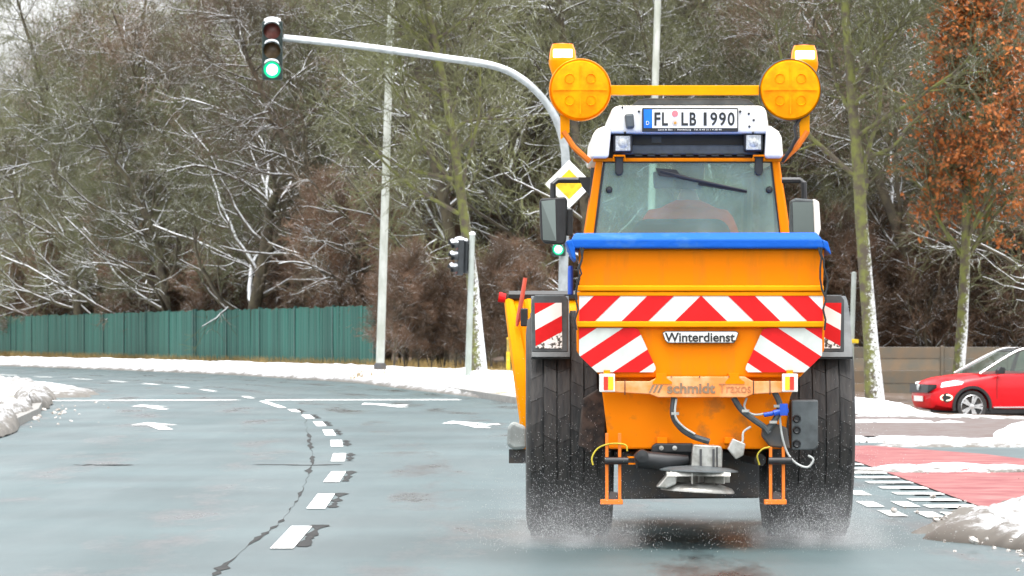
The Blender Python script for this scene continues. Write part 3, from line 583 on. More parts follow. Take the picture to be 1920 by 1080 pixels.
# warning lamp bar
bar = PR('lamp_bar', rect(1130,160,1440,178), -.06, .05, AMBERP, cab, .004)
for side in (0, 1):
    mx = (lambda x: x) if side == 0 else (lambda x: 2*1285-x)
    cx = mx(1088); c = tp(cx, 168, -.10)
    d = MB(); r = 57/331; d.lathe([(.001, -.016), (r*.5, -.014), (r*.93, -.004), (r, .012), (r, .05), (r*.9, .07), (.001, .075)], c, (0, 1, 0), 48); dl = d.build('warning_lamp', AMBERL, cab, smooth=True)
    b = MB(); b.prism([Vector(c)+Vector(q) for q in ((-r*.9, -.011, -.005), (r*.9, -.011, -.005), (r*.9, -.011, .005), (-r*.9, -.011, .005))], (0, -.008, 0)); b.prism([Vector(c)+Vector(q) for q in ((-.004, -.011, -r*.8), (.004, -.011, -r*.8), (.004, -.011, r*.8), (-.004, -.011, r*.8))], (0, -.007, 0)); b.build('lens_rib', AMBERL, dl)
    for qx in (-1, 1):
        for qz in (-1, 1):
            b = MB(); b.lathe([(.022, .004), (.027, -.006), (.03, .004)], Vector(c)+Vector((qx*.06, -.012, qz*.062)), (0, 1, 0), 16); b.build('lens_ring', AMBERL, dl, smooth=True)
    b = MB(); b.lathe([(r*1.005, -.0), (r*1.03, .02), (r*1.03, .055), (r*.9, .075)], c, (0, 1, 0), 48); b.build('lamp_rim', BLACKP if side else AMBERP, dl, smooth=True)
    bx = 1055 if side == 0 else 1508; by = 99 if side == 0 else 102
    cb = tp(bx, by+14, .05)
    m_ = MB(); m_.lathe([(.001, .098), (.058, .092), (.070, .06), (.076, .015), (.076, 0)], cb, (0, 0, 1), 24); bb = m_.build('beacon', BEACON, cab, smooth=True)
    m_ = MB(); m_.lathe([(.045, -.13), (.078, -.03), (.08, 0)], cb, (0, 0, 1), 20, cap=True); m_.build('beacon_base', AMBERP, bb, smooth=True)
    q = tp(bx, by+3, .05); m_ = MB(); m_.box((q[0]-.055, -.029, q[2]-.022), (q[0]+.055, .0, q[2]+.026)); m_.build('beacon_flash', BEACONW, bb, .006)
    PR('lamp_upright', [(mx(1050),205),(mx(1068),205),(mx(1068),248),(mx(1051),262)] if side == 0 else [(1498,205),(1518,205),(1518,248),(1500,264)], -.05, .012, AMBERP, cab, .003)
    b = MB(); b.tube([tp(mx(1056),246,-.045), tp(mx(1076),276,-.04), tp(mx(1106),303,-.03)], .017, 8); b.build('lamp_strut', DIRTOR, cab)
b = MB(); b.tube([tp(1500,222,-.06), tp(1490,238,-.07), tp(1493,258,-.07), tp(1482,280,-.06), tp(1466,304,-.05)], .011, 8); b.build('lamp_cable', BLACKP, cab)
# mirrors
b = MB(); b.tube([tp(1110,338,.9), tp(1080,338,.9), tp(1046,338,.88), tp(1037,345,.86), tp(1037,376,.86)], .018, 8); b.prism(*pp([(1085,332),(1108,332),(1105,366),(1092,350)], .85, .04)); ma_ = b.build('mirror_arm', BLACKP, cab)
mh = PR('mirror', [(1014,372),(1060,369),(1064,376),(1062,452),(1056,459),(1022,457),(1014,448),(1011,380)], .84, .09, BLACKP, cab, .01)
b = MB(); q = [tp(*p, .834) for p in ((1015,377),(1041,374),(1043,452),(1018,450))]
q[1] = (q[1][0], .836, q[1][2]); b.add(q, [(0, 1, 2, 3)]); b.build('mirror_glass', MIRROR, mh)
PR('mirror_hinge', rect(1062,392,1074,442), .87, .05, BLACKP, mh, .006)
b = MB(); b.tube([tp(1466,338,.9), tp(1500,338,.9), tp(1507,343,.88), tp(1508,376,.88)], .018, 8); b.build('mirror_arm', BLACKP, cab)
mh = PR('mirror', [(1482,376),(1492,371),(1524,374),(1535,384),(1536,440),(1530,452),(1486,452),(1480,440)], .84, .09, GREYP, cab, .012)
b = MB(); b.add([tp(*p, .834) for p in ((1486,379),(1524,379),(1526,446),(1488,446))], [(0, 1, 2, 3)]); b.build('mirror_glass', MIRROR, mh)
PR('mirror_cap', [(1524,372),(1536,378),(1539,430),(1534,446),(1527,446)], .83, .1, WHITEP, mh, .01)
# interior, bonnet
b = MB(); b.box((-.5, .0, .72), (.5, 1.3, .78)); b.build('cab_floor', BLACKP, cab)
b = MB(); b.box((-.27, .22, 1.0), (.27, .75, 1.12)); b.build('seat', SEATF, cab, .05)
PR('seat_back', [(1178,470),(1186,424),(1204,410),(1352,410),(1368,424),(1376,470)], .2, .1, SEATF, cab, .04, 3)
b = MB(); b.box((-.42, 1.1, .8), (.42, 1.24, 1.25)); b.build('dashboard', BLACKP, cab, .04)
b = MB(); ring = [(.19*math.cos(2*math.pi*i/24), .98+.08*math.sin(2*math.pi*i/24), 1.42+.17*math.sin(2*math.pi*i/24)) for i in range(25)]; b.tube(ring, .015, 6, cap=False); b.tube([(0, .98, 1.42), (0, 1.15, 1.2)], .025, 8); b.tube([ring[0], ring[12]], .012, 6); b.build('steering_wheel', BLACKP, cab)
PR('interior_mirror', [(1224,322),(1290,318),(1288,352),(1226,354)], 1.1, .03, GREYP, cab, .01)
b = MB(); b.prism([(-.36, 1.35, .78), (-.36, 3.0, .82), (-.36, 3.08, 1.05), (-.36, 2.9, 1.24), (-.36, 1.35, 1.36)], (.72, 0, 0)); bo = b.build('bonnet', ORANGE, tr, .06, seg=3)
for s_ in (-1, 1):
    b = MB(); b.box((s_*.3, 3.03, .98), (s_*.14, 3.075, 1.1)); b.build('headlight', LENSC, bo, .01)
b = MB(); b.tube([(.4, 1.6, 1.2), (.42, 1.55, 2.1)], .035, 10); b.build('exhaust', DARKM, tr)
# ------------------------------------------------------------------ salt spreader on the hitch
DZ = -1.25
spd = tag(empty('salt_spreader', (TX, TY, 0)), 'orange salt spreader hopper with blue cover and red and white warning stripes on tractor hitch', 'salt spreader')
hop = MB()
up = [(1084,466),(1546,466),(1543,548),(1087,548)]; A = [tp(*p, DZ+.03) for p in up]
hop.add(A+[(x*.98, -.22, z) for x, y, z in A[:2]]+[(x*.9, -.25, z-.3) for x, y, z in A[2:]], [(0,1,2,3),(0,4,5,1),(3,2,6,7),(0,3,7,4),(1,5,6,2),(4,7,6,5)])
hopper = hop.build('hopper', ORANGE, spd, .012)
PR('rim_beam', rect(1082,535,1545,546), DZ-.02, .05, AMBERP, hopper, .008); PR('rim_beam', rect(1083,547,1544,555), DZ-.01, .05, AMBERP, hopper, .006)
PR('rim_beam', rect(1082,602.5,1545,613.5), DZ-.025, .05, AMBERP, hopper, .006)
low = [(1079,548),(1547,548),(1546,658),(1500,708),(1128,708),(1081,660)]
A = [tp(*p, DZ+.02) for p in low]; Bk = [(x*.8, -.3, z) for x, y, z in A]
m_ = MB(); m_.add(A+Bk, [tuple(range(6)), tuple(range(11, 5, -1))]+[(i, 6+i, 6+(i+1) % 6, (i+1) % 6) for i in range(6)]); lower = m_.build('hopper_front', ORANGE, spd, .01)
bot = [(1124,704),(1500,704),(1482,744),(1470,842),(1142,842),(1130,744)]
A = [tp(*p, DZ+.09) for p in bot]; Bk = [(x*.85, -.35, z) for x, y, z in A]
m_ = MB(); m_.add(A+Bk, [tuple(range(6)), tuple(range(11, 5, -1))]+[(i, 6+i, 6+(i+1) % 6, (i+1) % 6) for i in range(6)]); m_.build('hopper_bottom', mat('grimy_orange_paint', (.86, .22, .001), rough=.5, spec=.08, col2=(.50, .16, .02), scale=7, lo=.33, hi=.47, detail=9), spd, .01)
# marker boards
bd = PR('warning_board', rect(1086,554.5,1543,602), DZ-.002, .02, WHITES, spd)
for i in range(-1, 6):
    for mxr in (0, 1):
        if i == -1:
            if mxr: continue
            p = [(1314.5,554),(1364,602.5),(1265,602.5)]
        else:
            if i % 2 == 0: continue
            p = [(1314.5-50*i, 554), (1314.5-50*i-50, 554), (1265-50*i-50, 602.5), (1265-50*i, 602.5)]
            if mxr: p = [(2*1314.5-x, y) for x, y in p]
            p = clip(clip(p, 1, 0, 1543), -1, 0, -1086)
        if len(p) > 2: PR('stripe', p, DZ-.006, .002, REDS, bd)
for mxr in (0, 1):
    c3 = (lambda x, y: cz(x, y)) if mxr == 0 else (lambda x, y: cz(2160-x, y))
    P = [(455,507),(735,507),(760,515),(848,708),(848,722),(836,735),(545,735),(455,648)]
    bd = PR('warning_panel', [c3(*q) for q in P], DZ-.004, .012, REDS, spd)
    stripes(P, [500, 868, 957, 1052, 1150, 1240, 1400], (.66, 1), DZ-.008, REDS, GREYS, bd, c3)
sg = PR('name_sign', [(1242,624),(1247,620.5),(1380,620.5),(1385,624),(1380,638),(1376,643.5),(1252,643.5),(1247,638)], DZ-.012, .01, INK, spd)
PR('sign_face', [(1243.5,624.5),(1248,622),(1379,622),(1383.5,624.5),(1379,637.5),(1375,642),(1253,642),(1248,637.5)], DZ-.014, .003, WHITES, sg)
ptext('Winterdienst', 1246.5,623.5,1378,641, DZ-.0155, INK, sg, .022)
# cover and its cords
top = [(1062,452),(1074,438),(1530,436),(1548,440),(1556,462)]
cv = MB(); fr = [tp(*p, DZ-.04) for p in [(1066,466),(1072,447),(1540,447),(1553,466)]]; tf = [tp(*p, DZ+.08) for p in [(1078,437),(1532,436)]]
tb = [(tf[0][0], -.2, tf[0][2]), (tf[1][0], -.2, tf[1][2])]; fb = [(fr[0][0], -.15, fr[0][2]), (fr[3][0], -.15, fr[3][2])]
cv.add(fr+tf+tb+fb, [(0,3,2,1),(1,2,5,4),(4,5,7,6),(0,1,4,6,8),(3,9,7,5,2),(8,6,7,9),(0,8,9,3)]); cover = cv.build('cover', BLUEC, spd, .012, seg=3)
for s_, q in ((0, [(1061,452),(1072,449),(1078,466),(1080,490),(1072,482)]), (1, [(1541,449),(1552,453),(1559,478),(1550,470),(1545,464)])):
    PR('cover_flap', q, DZ-.045, .6, BLUEC, cover, .006)
rc = random.Random(8)
for (x0, x1) in ((1090,1080), (1535,1547)):
    for k in range(2):
        pts = [tp(x0+(x1-x0)*min(1, t*1.3)+rc.uniform(-4, 4)+k*4, 464+t*(98 if k else 155), DZ-.05) for t in np.linspace(0, 1, 9)]
        b = MB(); b.tube(pts, .006, 6); b.build('cord', BLACKP, cover)
b = MB(); c_ = tp(1070,528,DZ+.5); b.lathe([(.002, -.075), (.016, -.07), (.016, .07), (.012, .085), (.002, .088)], c_, (0, 0, 1), 14); b.build('gas_strut', BLUEP, spd, smooth=True)
# lamp bar with lettering
lb = PR('light_bar', [(1144,715),(1218,715),(1236,706),(1396,706),(1412,715),(1480,715),(1480,735),(1412,739),(1398,745),(1234,745),(1218,739),(1144,735)], DZ-.06, .03, SALMON, spd, .004)
for x in (1238, 1374): PR('bar_bracket', [(x-8,700),(x+12,700),(x+12,709),(x+22,716),(x+22,720),(x-14,720),(x-14,716),(x-8,709)], DZ-.064, .1, ORANGE, spd)
for x in (1171, 1412, 1443): PR('cable_tie', rect(x,713,x+1.6,740), DZ-.064, .02, INK, lb)
for x in (1258, 1311, 1366): PR('cable_tie', rect(x,704.5,x+1.6,708), DZ-.066, .04, INK, lb)
ptext('schmidt', 1251,718,1341,737.5, DZ-.0622, GREYINK, lb, .03); ptext('Traxos', 1348,719,1408,736, DZ-.0622, mat('faint_print', (.62, .23, .08), rough=.5), lb)
for k in range(3): PR('emblem', [(1216+k*8,736),(1220+k*8,736),(1227+k*8,722),(1223+k*8,722)], DZ-.0622, .002, GREYINK, lb)
for x0, fl in ((1124, 0), (1467, 1)):
    l = PR('tail_lamp', rect(x0,701,x0+29,735), DZ-.09, .05, WHITES, spd, .004)
    PR('red_lens', rect(x0+(8 if not fl else 14),706,x0+(16 if not fl else 22),731), DZ-.097, .01, LAMPR, l, .002)
    PR('amber_lens', rect(x0+(16.5 if not fl else 5),706,x0+(26 if not fl else 13.5),731), DZ-.099, .01, LAMPA, l, .002)
    PR('lamp_bracket', rect(x0+8,694,x0+20,702), DZ-.06, .04, ORANGE, spd)
# hoses and fittings
def hose(px, r, m, name='hose', dy=DZ-.02, k=8, dys=None):
    P = [Vector(tp(x, y, (dys[i] if dys else dy))) for i, (x, y) in enumerate(px)]; out = []
    for i in range(len(P)-1):
        p0, p1, p2, p3 = P[max(i-1, 0)], P[i], P[i+1], P[min(i+2, len(P)-1)]
        for t in np.linspace(0, 1, 6, endpoint=False):
            t = float(t); out.append(.5*((2*p1)+(p2-p0)*t+(2*p0-5*p1+4*p2-p3)*t*t+(3*p1-p0-3*p2+p3)*t**3))
    out.append(P[-1]); b = MB(); b.tube(out, r, k); return b.build(name, m, spd, smooth=True)
HOSE = mat('rubber_hose', (.06, .07, .075), rough=.45)
hose([(1264,745),(1262,778),(1276,802),(1300,818),(1330,828)], .0165, HOSE); hose([(1268,748),(1266,780),(1281,800),(1303,814)], .006, mat('pale_tube', (.5, .52, .5), rough=.4), dy=DZ-.04)
hose([(1375,745),(1390,768),(1412,786),(1432,800),(1442,812)], .017, HOSE); hose([(1452,735),(1462,758),(1456,782),(1440,806)], .017, HOSE)
hose([(1400,746),(1396,765),(1412,777),(1432,776),(1452,772)], .006, mat('pale_tube', (.5, .5, .5))); hose([(1462,780),(1466,815),(1476,848),(1492,868),(1514,876),(1525,862),(1515,854)], .006, mat('pale_tube', (.5, .5, .5)))
hose([(1408,800),(1394,810),(1392,828),(1382,838)], .006, mat('pale_tube', (.5, .5, .5)))
for q in ((1266,776),(1398,771),(1458,762),(1450,792)):
    PR('hose_clip', rect(q[0]-7,q[1]-3,q[0]+7,q[1]+2), DZ-.045, .02, STAIN, spd)
b = MB(); b.tube([tp(1432,778,DZ-.03), tp(1450,775,DZ-.03)], .013, 8); b.box(tp(1462,757,DZ-.05), tp(1476,779,DZ)); b.tube([tp(1450,775,DZ-.03), tp(1478,768,DZ-.03)], .018, 8); b.build('valve', BLUEP, spd, .003)
PR('hose_manifold', [(1430,800),(1450,792),(1476,802),(1482,842),(1444,838),(1428,818)], DZ+.0, .07, DARKM, spd, .01)
cb = PR('control_box', [(1484,750),(1534,750),(1534,838),(1526,844),(1484,844)], DZ+.05, .2, GREYP, spd, .008)
for y in (785, 806, 832):
    b = MB(); b.lathe([(.010, -.008), (.017, -.014), (.022, -.006), (.024, .006)], tp(1494, y, DZ+.05), (0, 1, 0), 16, cap=True); b.build('socket', BLACKP, cb, smooth=True)
PR('hopper_hinge', rect(1232,820,1252,832), DZ+.06, .04, ORANGE, spd, .004); PR('hopper_hinge', rect(1358,820,1378,832), DZ+.06, .04, ORANGE, spd, .004)
# metering unit, motor, spinner disc
PR('gearbox', [(1222,836),(1230,831),(1300,831),(1300,850),(1222,850)], DZ+.05, .2, BLACKP, spd, .01)
for x in (1240, 1265):
    b = MB(); b.lathe([(.001, -.012), (.013, -.01), (.013, .004)], tp(x, 840, DZ+.045), (0, 1, 0), 12); b.build('bolt', STAIN, spd)
b = MB(); b.tube([tp(1190,862,DZ), tp(1196,861,DZ), tp(1250,866,DZ), tp(1290,862,DZ+.02)], [.03, .05, .048, .026], 12); b.lathe([(.001, -.05), (.034, -.045), (.036, .03)], tp(1204, 855, DZ-.02), (0, 1, 0), 14); b.build('drive_motor', BLACKP, spd, smooth=True)
PR('chute', [(1300,833),(1352,836),(1355,845),(1354,878),(1296,876),(1298,845)], DZ-.04, .14, STAIN, spd, .008)
PR('chute_rib', rect(1312,842,1316,876), DZ-.055, .02, DARKM, spd); PR('chute_rib', rect(1336,842,1340,876), DZ-.055, .02, DARKM, spd)
c_ = tp(1310, 879, DZ-.0); b = MB(); b.lathe([(.02, .02), (.17, .008), (.212, -.004), (.215, -.012), (.16, -.006), (.02, .0)], c_, (.03, 0, 1), 36); b.build('disc_cover', GREYP, spd, smooth=True)
c2_ = tp(1308, 916, DZ-.0); sp_ = MB(); sp_.lathe([(.02, .025), (.12, .03), (.185, .01), (.20, -.008), (.2, -.016), (.02, -.01)], c2_, (.06, .0, 1), 40)
spn = sp_.build('spinner_disc', STAIN, spd, smooth=True)
for j in range(6):
    a = j*math.pi/3+.3; d = Vector((math.cos(a), math.sin(a), 0)); n = Vector((-d.y, d.x, 0)); q = Vector(c2_)+Vector((0, 0, .03)); b = MB()
    b.prism([q+d*.05, q+d*.185, q+d*.185+Vector((0, 0, .06)), q+d*.05+Vector((0, 0, .07))], n*.008); b.build('vane', STAIN, spn)
PR('spinner_guard', [(1231,914),(1258,882),(1272,880),(1268,908),(1250,916)], DZ-.15, .2, STAIN, spd, .008)
b = MB()
pts = [tp(1250+i*9.2, 884+2.5*math.sin(i*1.1), DZ-.17) for i in range(14)]; pts2 = [tp(1250+i*9.6, 917+1.5*math.sin(i), DZ-.2) for i in range(14)]
for i in range(13): b.prism([pts[i], pts[i+1], tp(1250+(i+1)*9.2, 893, DZ-.18), tp(1250+i*9.2, 893, DZ-.18)], (0, .01, 0))
b.build('deflector', STAIN, spd)
b = MB(); b.tube([tp(1344,838,DZ-.03), tp(1345,910,DZ-.03)], .012, 8); b.build('spinner_shaft', DARKM, spd)
wk = PR('work_lamp', [(1364,842),(1374,822),(1398,832),(1394,854),(1380,862)], DZ-.08, .06, STAIN, spd, .006)
# stands
for x0 in (1130, 1437):
    f = MB()
    for q in ((x0+8), (x0+32)): f.prism(*pp(rect(q-3,812 if x0 == 1130 else 838,q+3,940), DZ-.01+(.0), .03))
    f.prism(*pp(rect(x0-4,937,x0+38,946), DZ-.03, .07)); st = f.build('parking_stand', DIRTOR, spd, .003)
    b = MB(); b.tube([tp(x0+4,864,DZ-.03), tp(x0+48,864,DZ-.03)], .02, 10); b.build('stand_pin', BLACKP, st, smooth=True)
    PR('stand_foot', [(x0+10,936),(x0+14,922),(x0+30,924),(x0+30,936)], DZ-.0, .04, DARKM, st)
hose([(1112,872),(1110,858),(1122,840),(1146,832),(1172,834),(1176,846)], .0045, mat('yellow_cable', (.55, .45, .03))); hose([(1424,872),(1420,854),(1430,842),(1444,838)], .0045, mat('yellow_cable', (.55, .45, .03)))
PR('cross_tube', rect(1176,856,1194,859), DZ, .02, ORANGE, spd); PR('cross_tube', rect(1176,868,1194,871), DZ, .02, ORANGE, spd)
# mud flap patch beside the left wheel
PR('mud_flap', [(1092,748),(1130,724),(1138,745),(1134,835),(1104,850),(1084,835)], -.72, .03, mat('caked_mud', (.075, .055, .045), rough=.9, col2=(.02, .02, .02), scale=14, bump=.6), tr, .01)

# ------------------------------------------------------------------ snow plough on the front
pl_ = tag(empty('snow_plough', (TX, TY, 0)), 'orange snow plough with black rubber edge raised in front of the tractor', 'snow plough')
PD = 3.55
b = MB(); n, mrows = 26, 14; vv = []
for i in range(n+1):
    u = i/n
    for j in range(mrows+1):
        t = j/mrows; z = .40+.98*t; ang = -.7+1.7*t
        curl = .22*math.cos(ang*1.35)          # forward-hollow section
        xl = -.905-.15*max(0, t-.2)**1.3; xr = 1.0
        vv.append((xl+(xr-xl)*u, PD+.35*(1-u)-curl-.15, z))
M1 = mrows+1; fs = [(i*M1+j, (i+1)*M1+j, (i+1)*M1+j+1, i*M1+j+1) for i in range(n) for j in range(mrows)]
b.add(vv, fs); bl = b.build('mouldboard', AMBERP, pl_, smooth=True); sm = bl.modifiers.new('thick', 'SOLIDIFY'); sm.thickness = .012
b = MB(); b.tube([vv[j] for j in range(M1)], [.035+.02*math.sin(math.pi*j/mrows) for j in range(M1)], 8); b.build('end_rib', AMBERP, pl_, smooth=True)
b = MB(); rib = [(x+.12, y-.05, z) for x, y, z in vv[:M1]]; b.tube(rib, .03, 8); b.build('end_rib', AMBERP, pl_, smooth=True)
for i in (9, 15, 21):
    b = MB(); b.tube([(x, y-.04, z) for x, y, z in vv[i*M1:(i+1)*M1]], .025, 8); b.build('back_rib', AMBERP, pl_, smooth=True)
b = MB(); b.tube([(vv[i*M1+mrows][0], vv[i*M1+mrows][1], vv[i*M1+mrows][2]+.03) for i in range(n+1)], .035, 8); b.build('rubber_edge', BLACKP, pl_, smooth=True)
b = MB(); e0 = Vector(vv[mrows]); b.lathe([(.001, -.03), (.03, -.025), (.034, .02)], e0+Vector((-.05, 0, .02)), (-1, 0, .2), 12, cap=True); b.build('edge_reflector', REDS, pl_)
b = MB(); b.tube([tp(969,612,PD), tp(972,598,PD), tp(985,521,PD)], [.008, .016, .013], 8); b.build('marker_rod', mat('marker_red', (.6, .09, .05), rough=.5), pl_)
PR('side_lamp', rect(976,578,990,612), PD-.1, .08, BLACKP, pl_, .008)
b = MB(); b.box((-1.02, PD-.1, .33), (1.0, PD-.04, .42)); b.build('cutting_edge', DARKM, pl_)
PR('support_skid', [(952,800),(962,790),(986,800),(986,842),(962,844),(950,834)], PD-.2, .16, mat('skid_grey', (.28, .31, .3), rough=.6), pl_, .02)
b = MB(); b.tube([(-.25, 2.9, .6), (-.35, PD, .7)], .05, 8); b.tube([(.25, 2.9, .6), (.35, PD, .7)], .05, 8); b.build('push_frame', DARKM, pl_)

# ------------------------------------------------------------------ people
def skin_mesh(name, nodes, links, material, parent, sub=1):
    me = bpy.data.meshes.new(name); me.from_pydata([n[0] for n in nodes], links, []); o = bpy.data.objects.new(name, me); COL.objects.link(o)
    md = o.modifiers.new('skin', 'SKIN'); md.use_smooth_shade = True
    for i, n in enumerate(nodes):
        sv = me.skin_vertices[0].data[i]; r = n[1]; sv.radius = r if isinstance(r, tuple) else (r, r); sv.use_root = (i == 0)
    ss = o.modifiers.new('sub', 'SUBSURF'); ss.levels = ss.render_levels = sub
    dg = bpy.context.evaluated_depsgraph_get(); m2 = bpy.data.meshes.new_from_object(o.evaluated_get(dg)); bpy.data.objects.remove(o)
    m2.materials.clear(); m2.materials.append(material); p = bpy.data.objects.new(name, m2); COL.objects.link(p); p.parent = parent; return p
def seated_person(loc, label, jacket, rotz=0, sc=1.0, trousers=NAVY):
    root = tag(empty('person', loc, (0, 0, rotz)), label, 'person'); root.scale = (sc, sc, sc)
    N = [((0, 0, 0), (.15, .12)), ((0, .0, .2), (.14, .11)), ((0, .0, .4), (.16, .11)), ((0, .0, .5), (.12, .09)), ((0, .01, .57), .058), ((0, .02, .64), .06)]
    L = [(0, 1), (1, 2), (2, 3), (3, 4), (4, 5)]
    for s in (-1, 1):
        k = len(N); N += [((s*.19, 0, .47), .062), ((s*.25, .10, .24), .05), ((s*.2, .36, .28), .038), ((s*.185, .42, .30), (.034, .026))]
        L += [(2, k), (k, k+1), (k+1, k+2), (k+2, k+3)]
        for fi, (dx, ln) in enumerate(((-.027, .07), (-.009, .08), (.009, .085), (.027, .075))):
            q = len(N); N += [((s*.185+dx, .47, .325), .010), ((s*.185+dx, .47+ln*.35, .318), .009), ((s*.185+dx*.9, .47+ln*.35, .285), .008)]; L += [(k+3, q), (q, q+1), (q+1, q+2)]
        q = len(N); N += [((s*.185-s*.04, .45, .30), .011), ((s*.185-s*.05, .475, .29), .009)]; L += [(k+3, q), (q, q+1)]
        k = len(N); N += [((s*.1, .06, -.02), .085), ((s*.14, .44, .02), .062), ((s*.14, .52, -.38), .045), ((s*.14, .64, -.42), .035)]; L += [(0, k), (k, k+1), (k+1, k+2), (k+2, k+3)]
    body = skin_mesh('body', N, L, SKIN, root)
    hd = MB(); c = Vector((0, .03, .74))
    hd.lathe([(.001, -.125), (.035, -.118), (.058, -.09), (.072, -.04), (.08, .02), (.078, .065), (.06, .102), (.03, .12), (.001, .125)], (0, 0, 0), (0, 0, 1), 20)
    def face(p):
        x, y, z = p; y *= 1.18
        if y > .05 and abs(x) < .018 and -.045 < z < .02: y += .022*(1-abs(z+.02)/.04)
        if y > .05 and abs(abs(x)-.033) < .02 and .0 < z < .03: y -= .01
        return (x+c.x, y+c.y, z+c.z)
    hd.v = [face(p) for p in hd.v]
    for s in (-1, 1): hd.lathe([(.001, -.008), (.022, -.004), (.025, .006), (.001, .012)], c+Vector((s*.08, -.005, -.01)), (s, -.3, 0), 10)
    hd.build('head', SKIN, body, smooth=True)
    for s in (-1, 1):
        e = MB(); e.lathe([(.001, -.008), (.009, 0), (.001, .008)], c+Vector((s*.033, .083, .012)), (0, 1, 0), 8); e.build('eye', INK, body, smooth=True)
    mth = MB(); mth.box(c+Vector((-.022, .075, -.066)), c+Vector((.022, .088, -.058))); mth.build('mouth', mat('lips', (.4, .15, .13)), body, .003)
    h = MB(); h.lathe([(.070, -.11), (.084, -.06), (.087, 0), (.088, .05), (.075, .1), (.045, .128), (.001, .135)], (0, 0, 0), (0, 0, 1), 20)
    h.v = [(x+c.x, (y*1.15-.018)+c.y, z+c.z+(.09 if y > .03 and z < .06 else 0)) for x, y, z in h.v]; h.build('hair', HAIR, root, smooth=True)
    NJ = [((0, 0, -.02), (.175, .145)), ((0, 0, .2), (.165, .135)), ((0, 0, .4), (.185, .135)), ((0, 0, .51), (.15, .11)), ((0, .005, .585), .088)]; LJ = [(0, 1), (1, 2), (2, 3), (3, 4)]
    for s in (-1, 1):
        k = len(NJ); NJ += [((s*.2, 0, .465), .082), ((s*.26, .1, .24), .066), ((s*.205, .34, .278), .052)]; LJ += [(2, k), (k, k+1), (k+1, k+2)]
    skin_mesh('jacket', NJ, LJ, jacket, root)
    NT = [((0, 0, -.03), (.16, .13))]; LT = []
    for s in (-1, 1):
        k = len(NT); NT += [((s*.1, .06, -.02), .1), ((s*.14, .44, .02), .078), ((s*.14, .52, -.34), .062)]; LT += [(0, k), (k, k+1), (k+1, k+2)]
    skin_mesh('trousers', NT, LT, trousers, root)
    return root
dr = seated_person((TX+.02, TY+.5, 1.33), 'driver in orange hi-vis jacket seated in the tractor cab, seen from behind', HIVIS, sc=1.06)

# ------------------------------------------------------------------ posts, signals, signs
def pt(px, py, s): return Vector(((px-960)/s, F/s, H0+(YH-py)/s))
def signal_head(parent, top, lens_r, axis, lit=None, name='signal_head', hm=SIGNALB, snowcap=.5):
    """vertical three-lens head; top = local centre of top edge, axis = direction it faces"""
    d = Vector(axis).normalized(); rt = Vector((-d.y, d.x, 0)).normalized(); upv = Vector((0, 0, 1)); w = lens_r*1.22; h = lens_r*7.0; top = Vector(top)
    m = MB(); q = [top-rt*w, top+rt*w, top+rt*w-upv*h, top-rt*w-upv*h]; m.prism(q, -d*lens_r*1.1); hd = m.build(name, hm, parent, lens_r*.2, seg=3)
    for i, mt in enumerate((REDOFF, AMBOFF, GREENL if lit else REDOFF)):
        c = top-upv*(lens_r*1.2+i*lens_r*2.3)+d*.004
        b = MB(); b.lathe([(.001, .03), (lens_r*.6, .022), (lens_r*.92, .004), (lens_r, 0)], c, d, 22); b.build('lens', mt, hd, smooth=True)
        if mt is GREENL:
            b = MB(); b.lathe([(.001, .034), (lens_r*.5, .03), (lens_r*.66, .018)], c+d*.002, d, 22); b.build('lamp_core', GREENC, hd, smooth=True)
        b = MB(); n = 14; A, B, A2, B2 = [], [], [], []
        for j in range(n+1):
            a = R(-25)+R(230)*j/n; dirv = rt*math.cos(a)+upv*math.sin(a); ext = lens_r*(1.5 if 0.15 < j/n < .85 else .8)
            A.append(c+dirv*lens_r*1.04); B.append(c+dirv*lens_r*1.04+d*ext-upv*lens_r*.12); A2.append(c+dirv*lens_r*1.13); B2.append(c+dirv*lens_r*1.13+d*ext-upv*lens_r*.12)
        v = A+B+A2+B2; N = n+1; fs = []
        for j in range(n): fs += [(j, j+1, N+j+1, N+j), (2*N+j, 3*N+j, 3*N+j+1, 2*N+j+1), (N+j, N+j+1, 3*N+j+1, 3*N+j)]
        b.add(v, fs); b.build('visor', hm, hd, smooth=True)
        b = MB(); seg = [A2[j]*.35+B2[j]*.65+upv*lens_r*.05 for j in range(4, n-3)]; b.tube(seg, [lens_r*.05]+[lens_r*.17]*(len(seg)-2)+[lens_r*.05], 8); b.build('snow_cap', SNOW, hd, smooth=True)
    m = MB(); c = top+upv*lens_r*.1-d*lens_r*.5; m.lathe([(w*.85, -.02), (w*.8, lens_r*.16), (w*.4, lens_r*.36), (.001, lens_r*.42)], c, (0, 0, 1), 14); m.build('snow_cap', SNOW, hd, smooth=True)
    return hd
SM = 105.0
mast = tag(empty('traffic_signal_mast', (.92, F/SM, .05)), 'tall curved signal mast with a green light hanging over the road on its arm', 'traffic signal')
ml = Vector(mast.location)
def ms(px, py, dy=0): v = pt(px, py, SM)-ml; return Vector((v.x, dy, v.z))
base = Vector((-.06, 0, -.1))
mp_ = [base, ms(1056,520), ms(1061,330), ms(1060,290), ms(1054,255), ms(1040,218), ms(1018,185), ms(990,157), ms(955,135), ms(910,121), ms(840,111), ms(740,97), ms(640,84), ms(532,73)]
rr_ = [.10, .085, .08, .078, .076, .075, .073, .071, .068, .066, .062, .055, .048, .04]
b = MB(); b.tube(mp_[:3], rr_[:3], 14); b.build('pole', STEEL, mast, smooth=True)
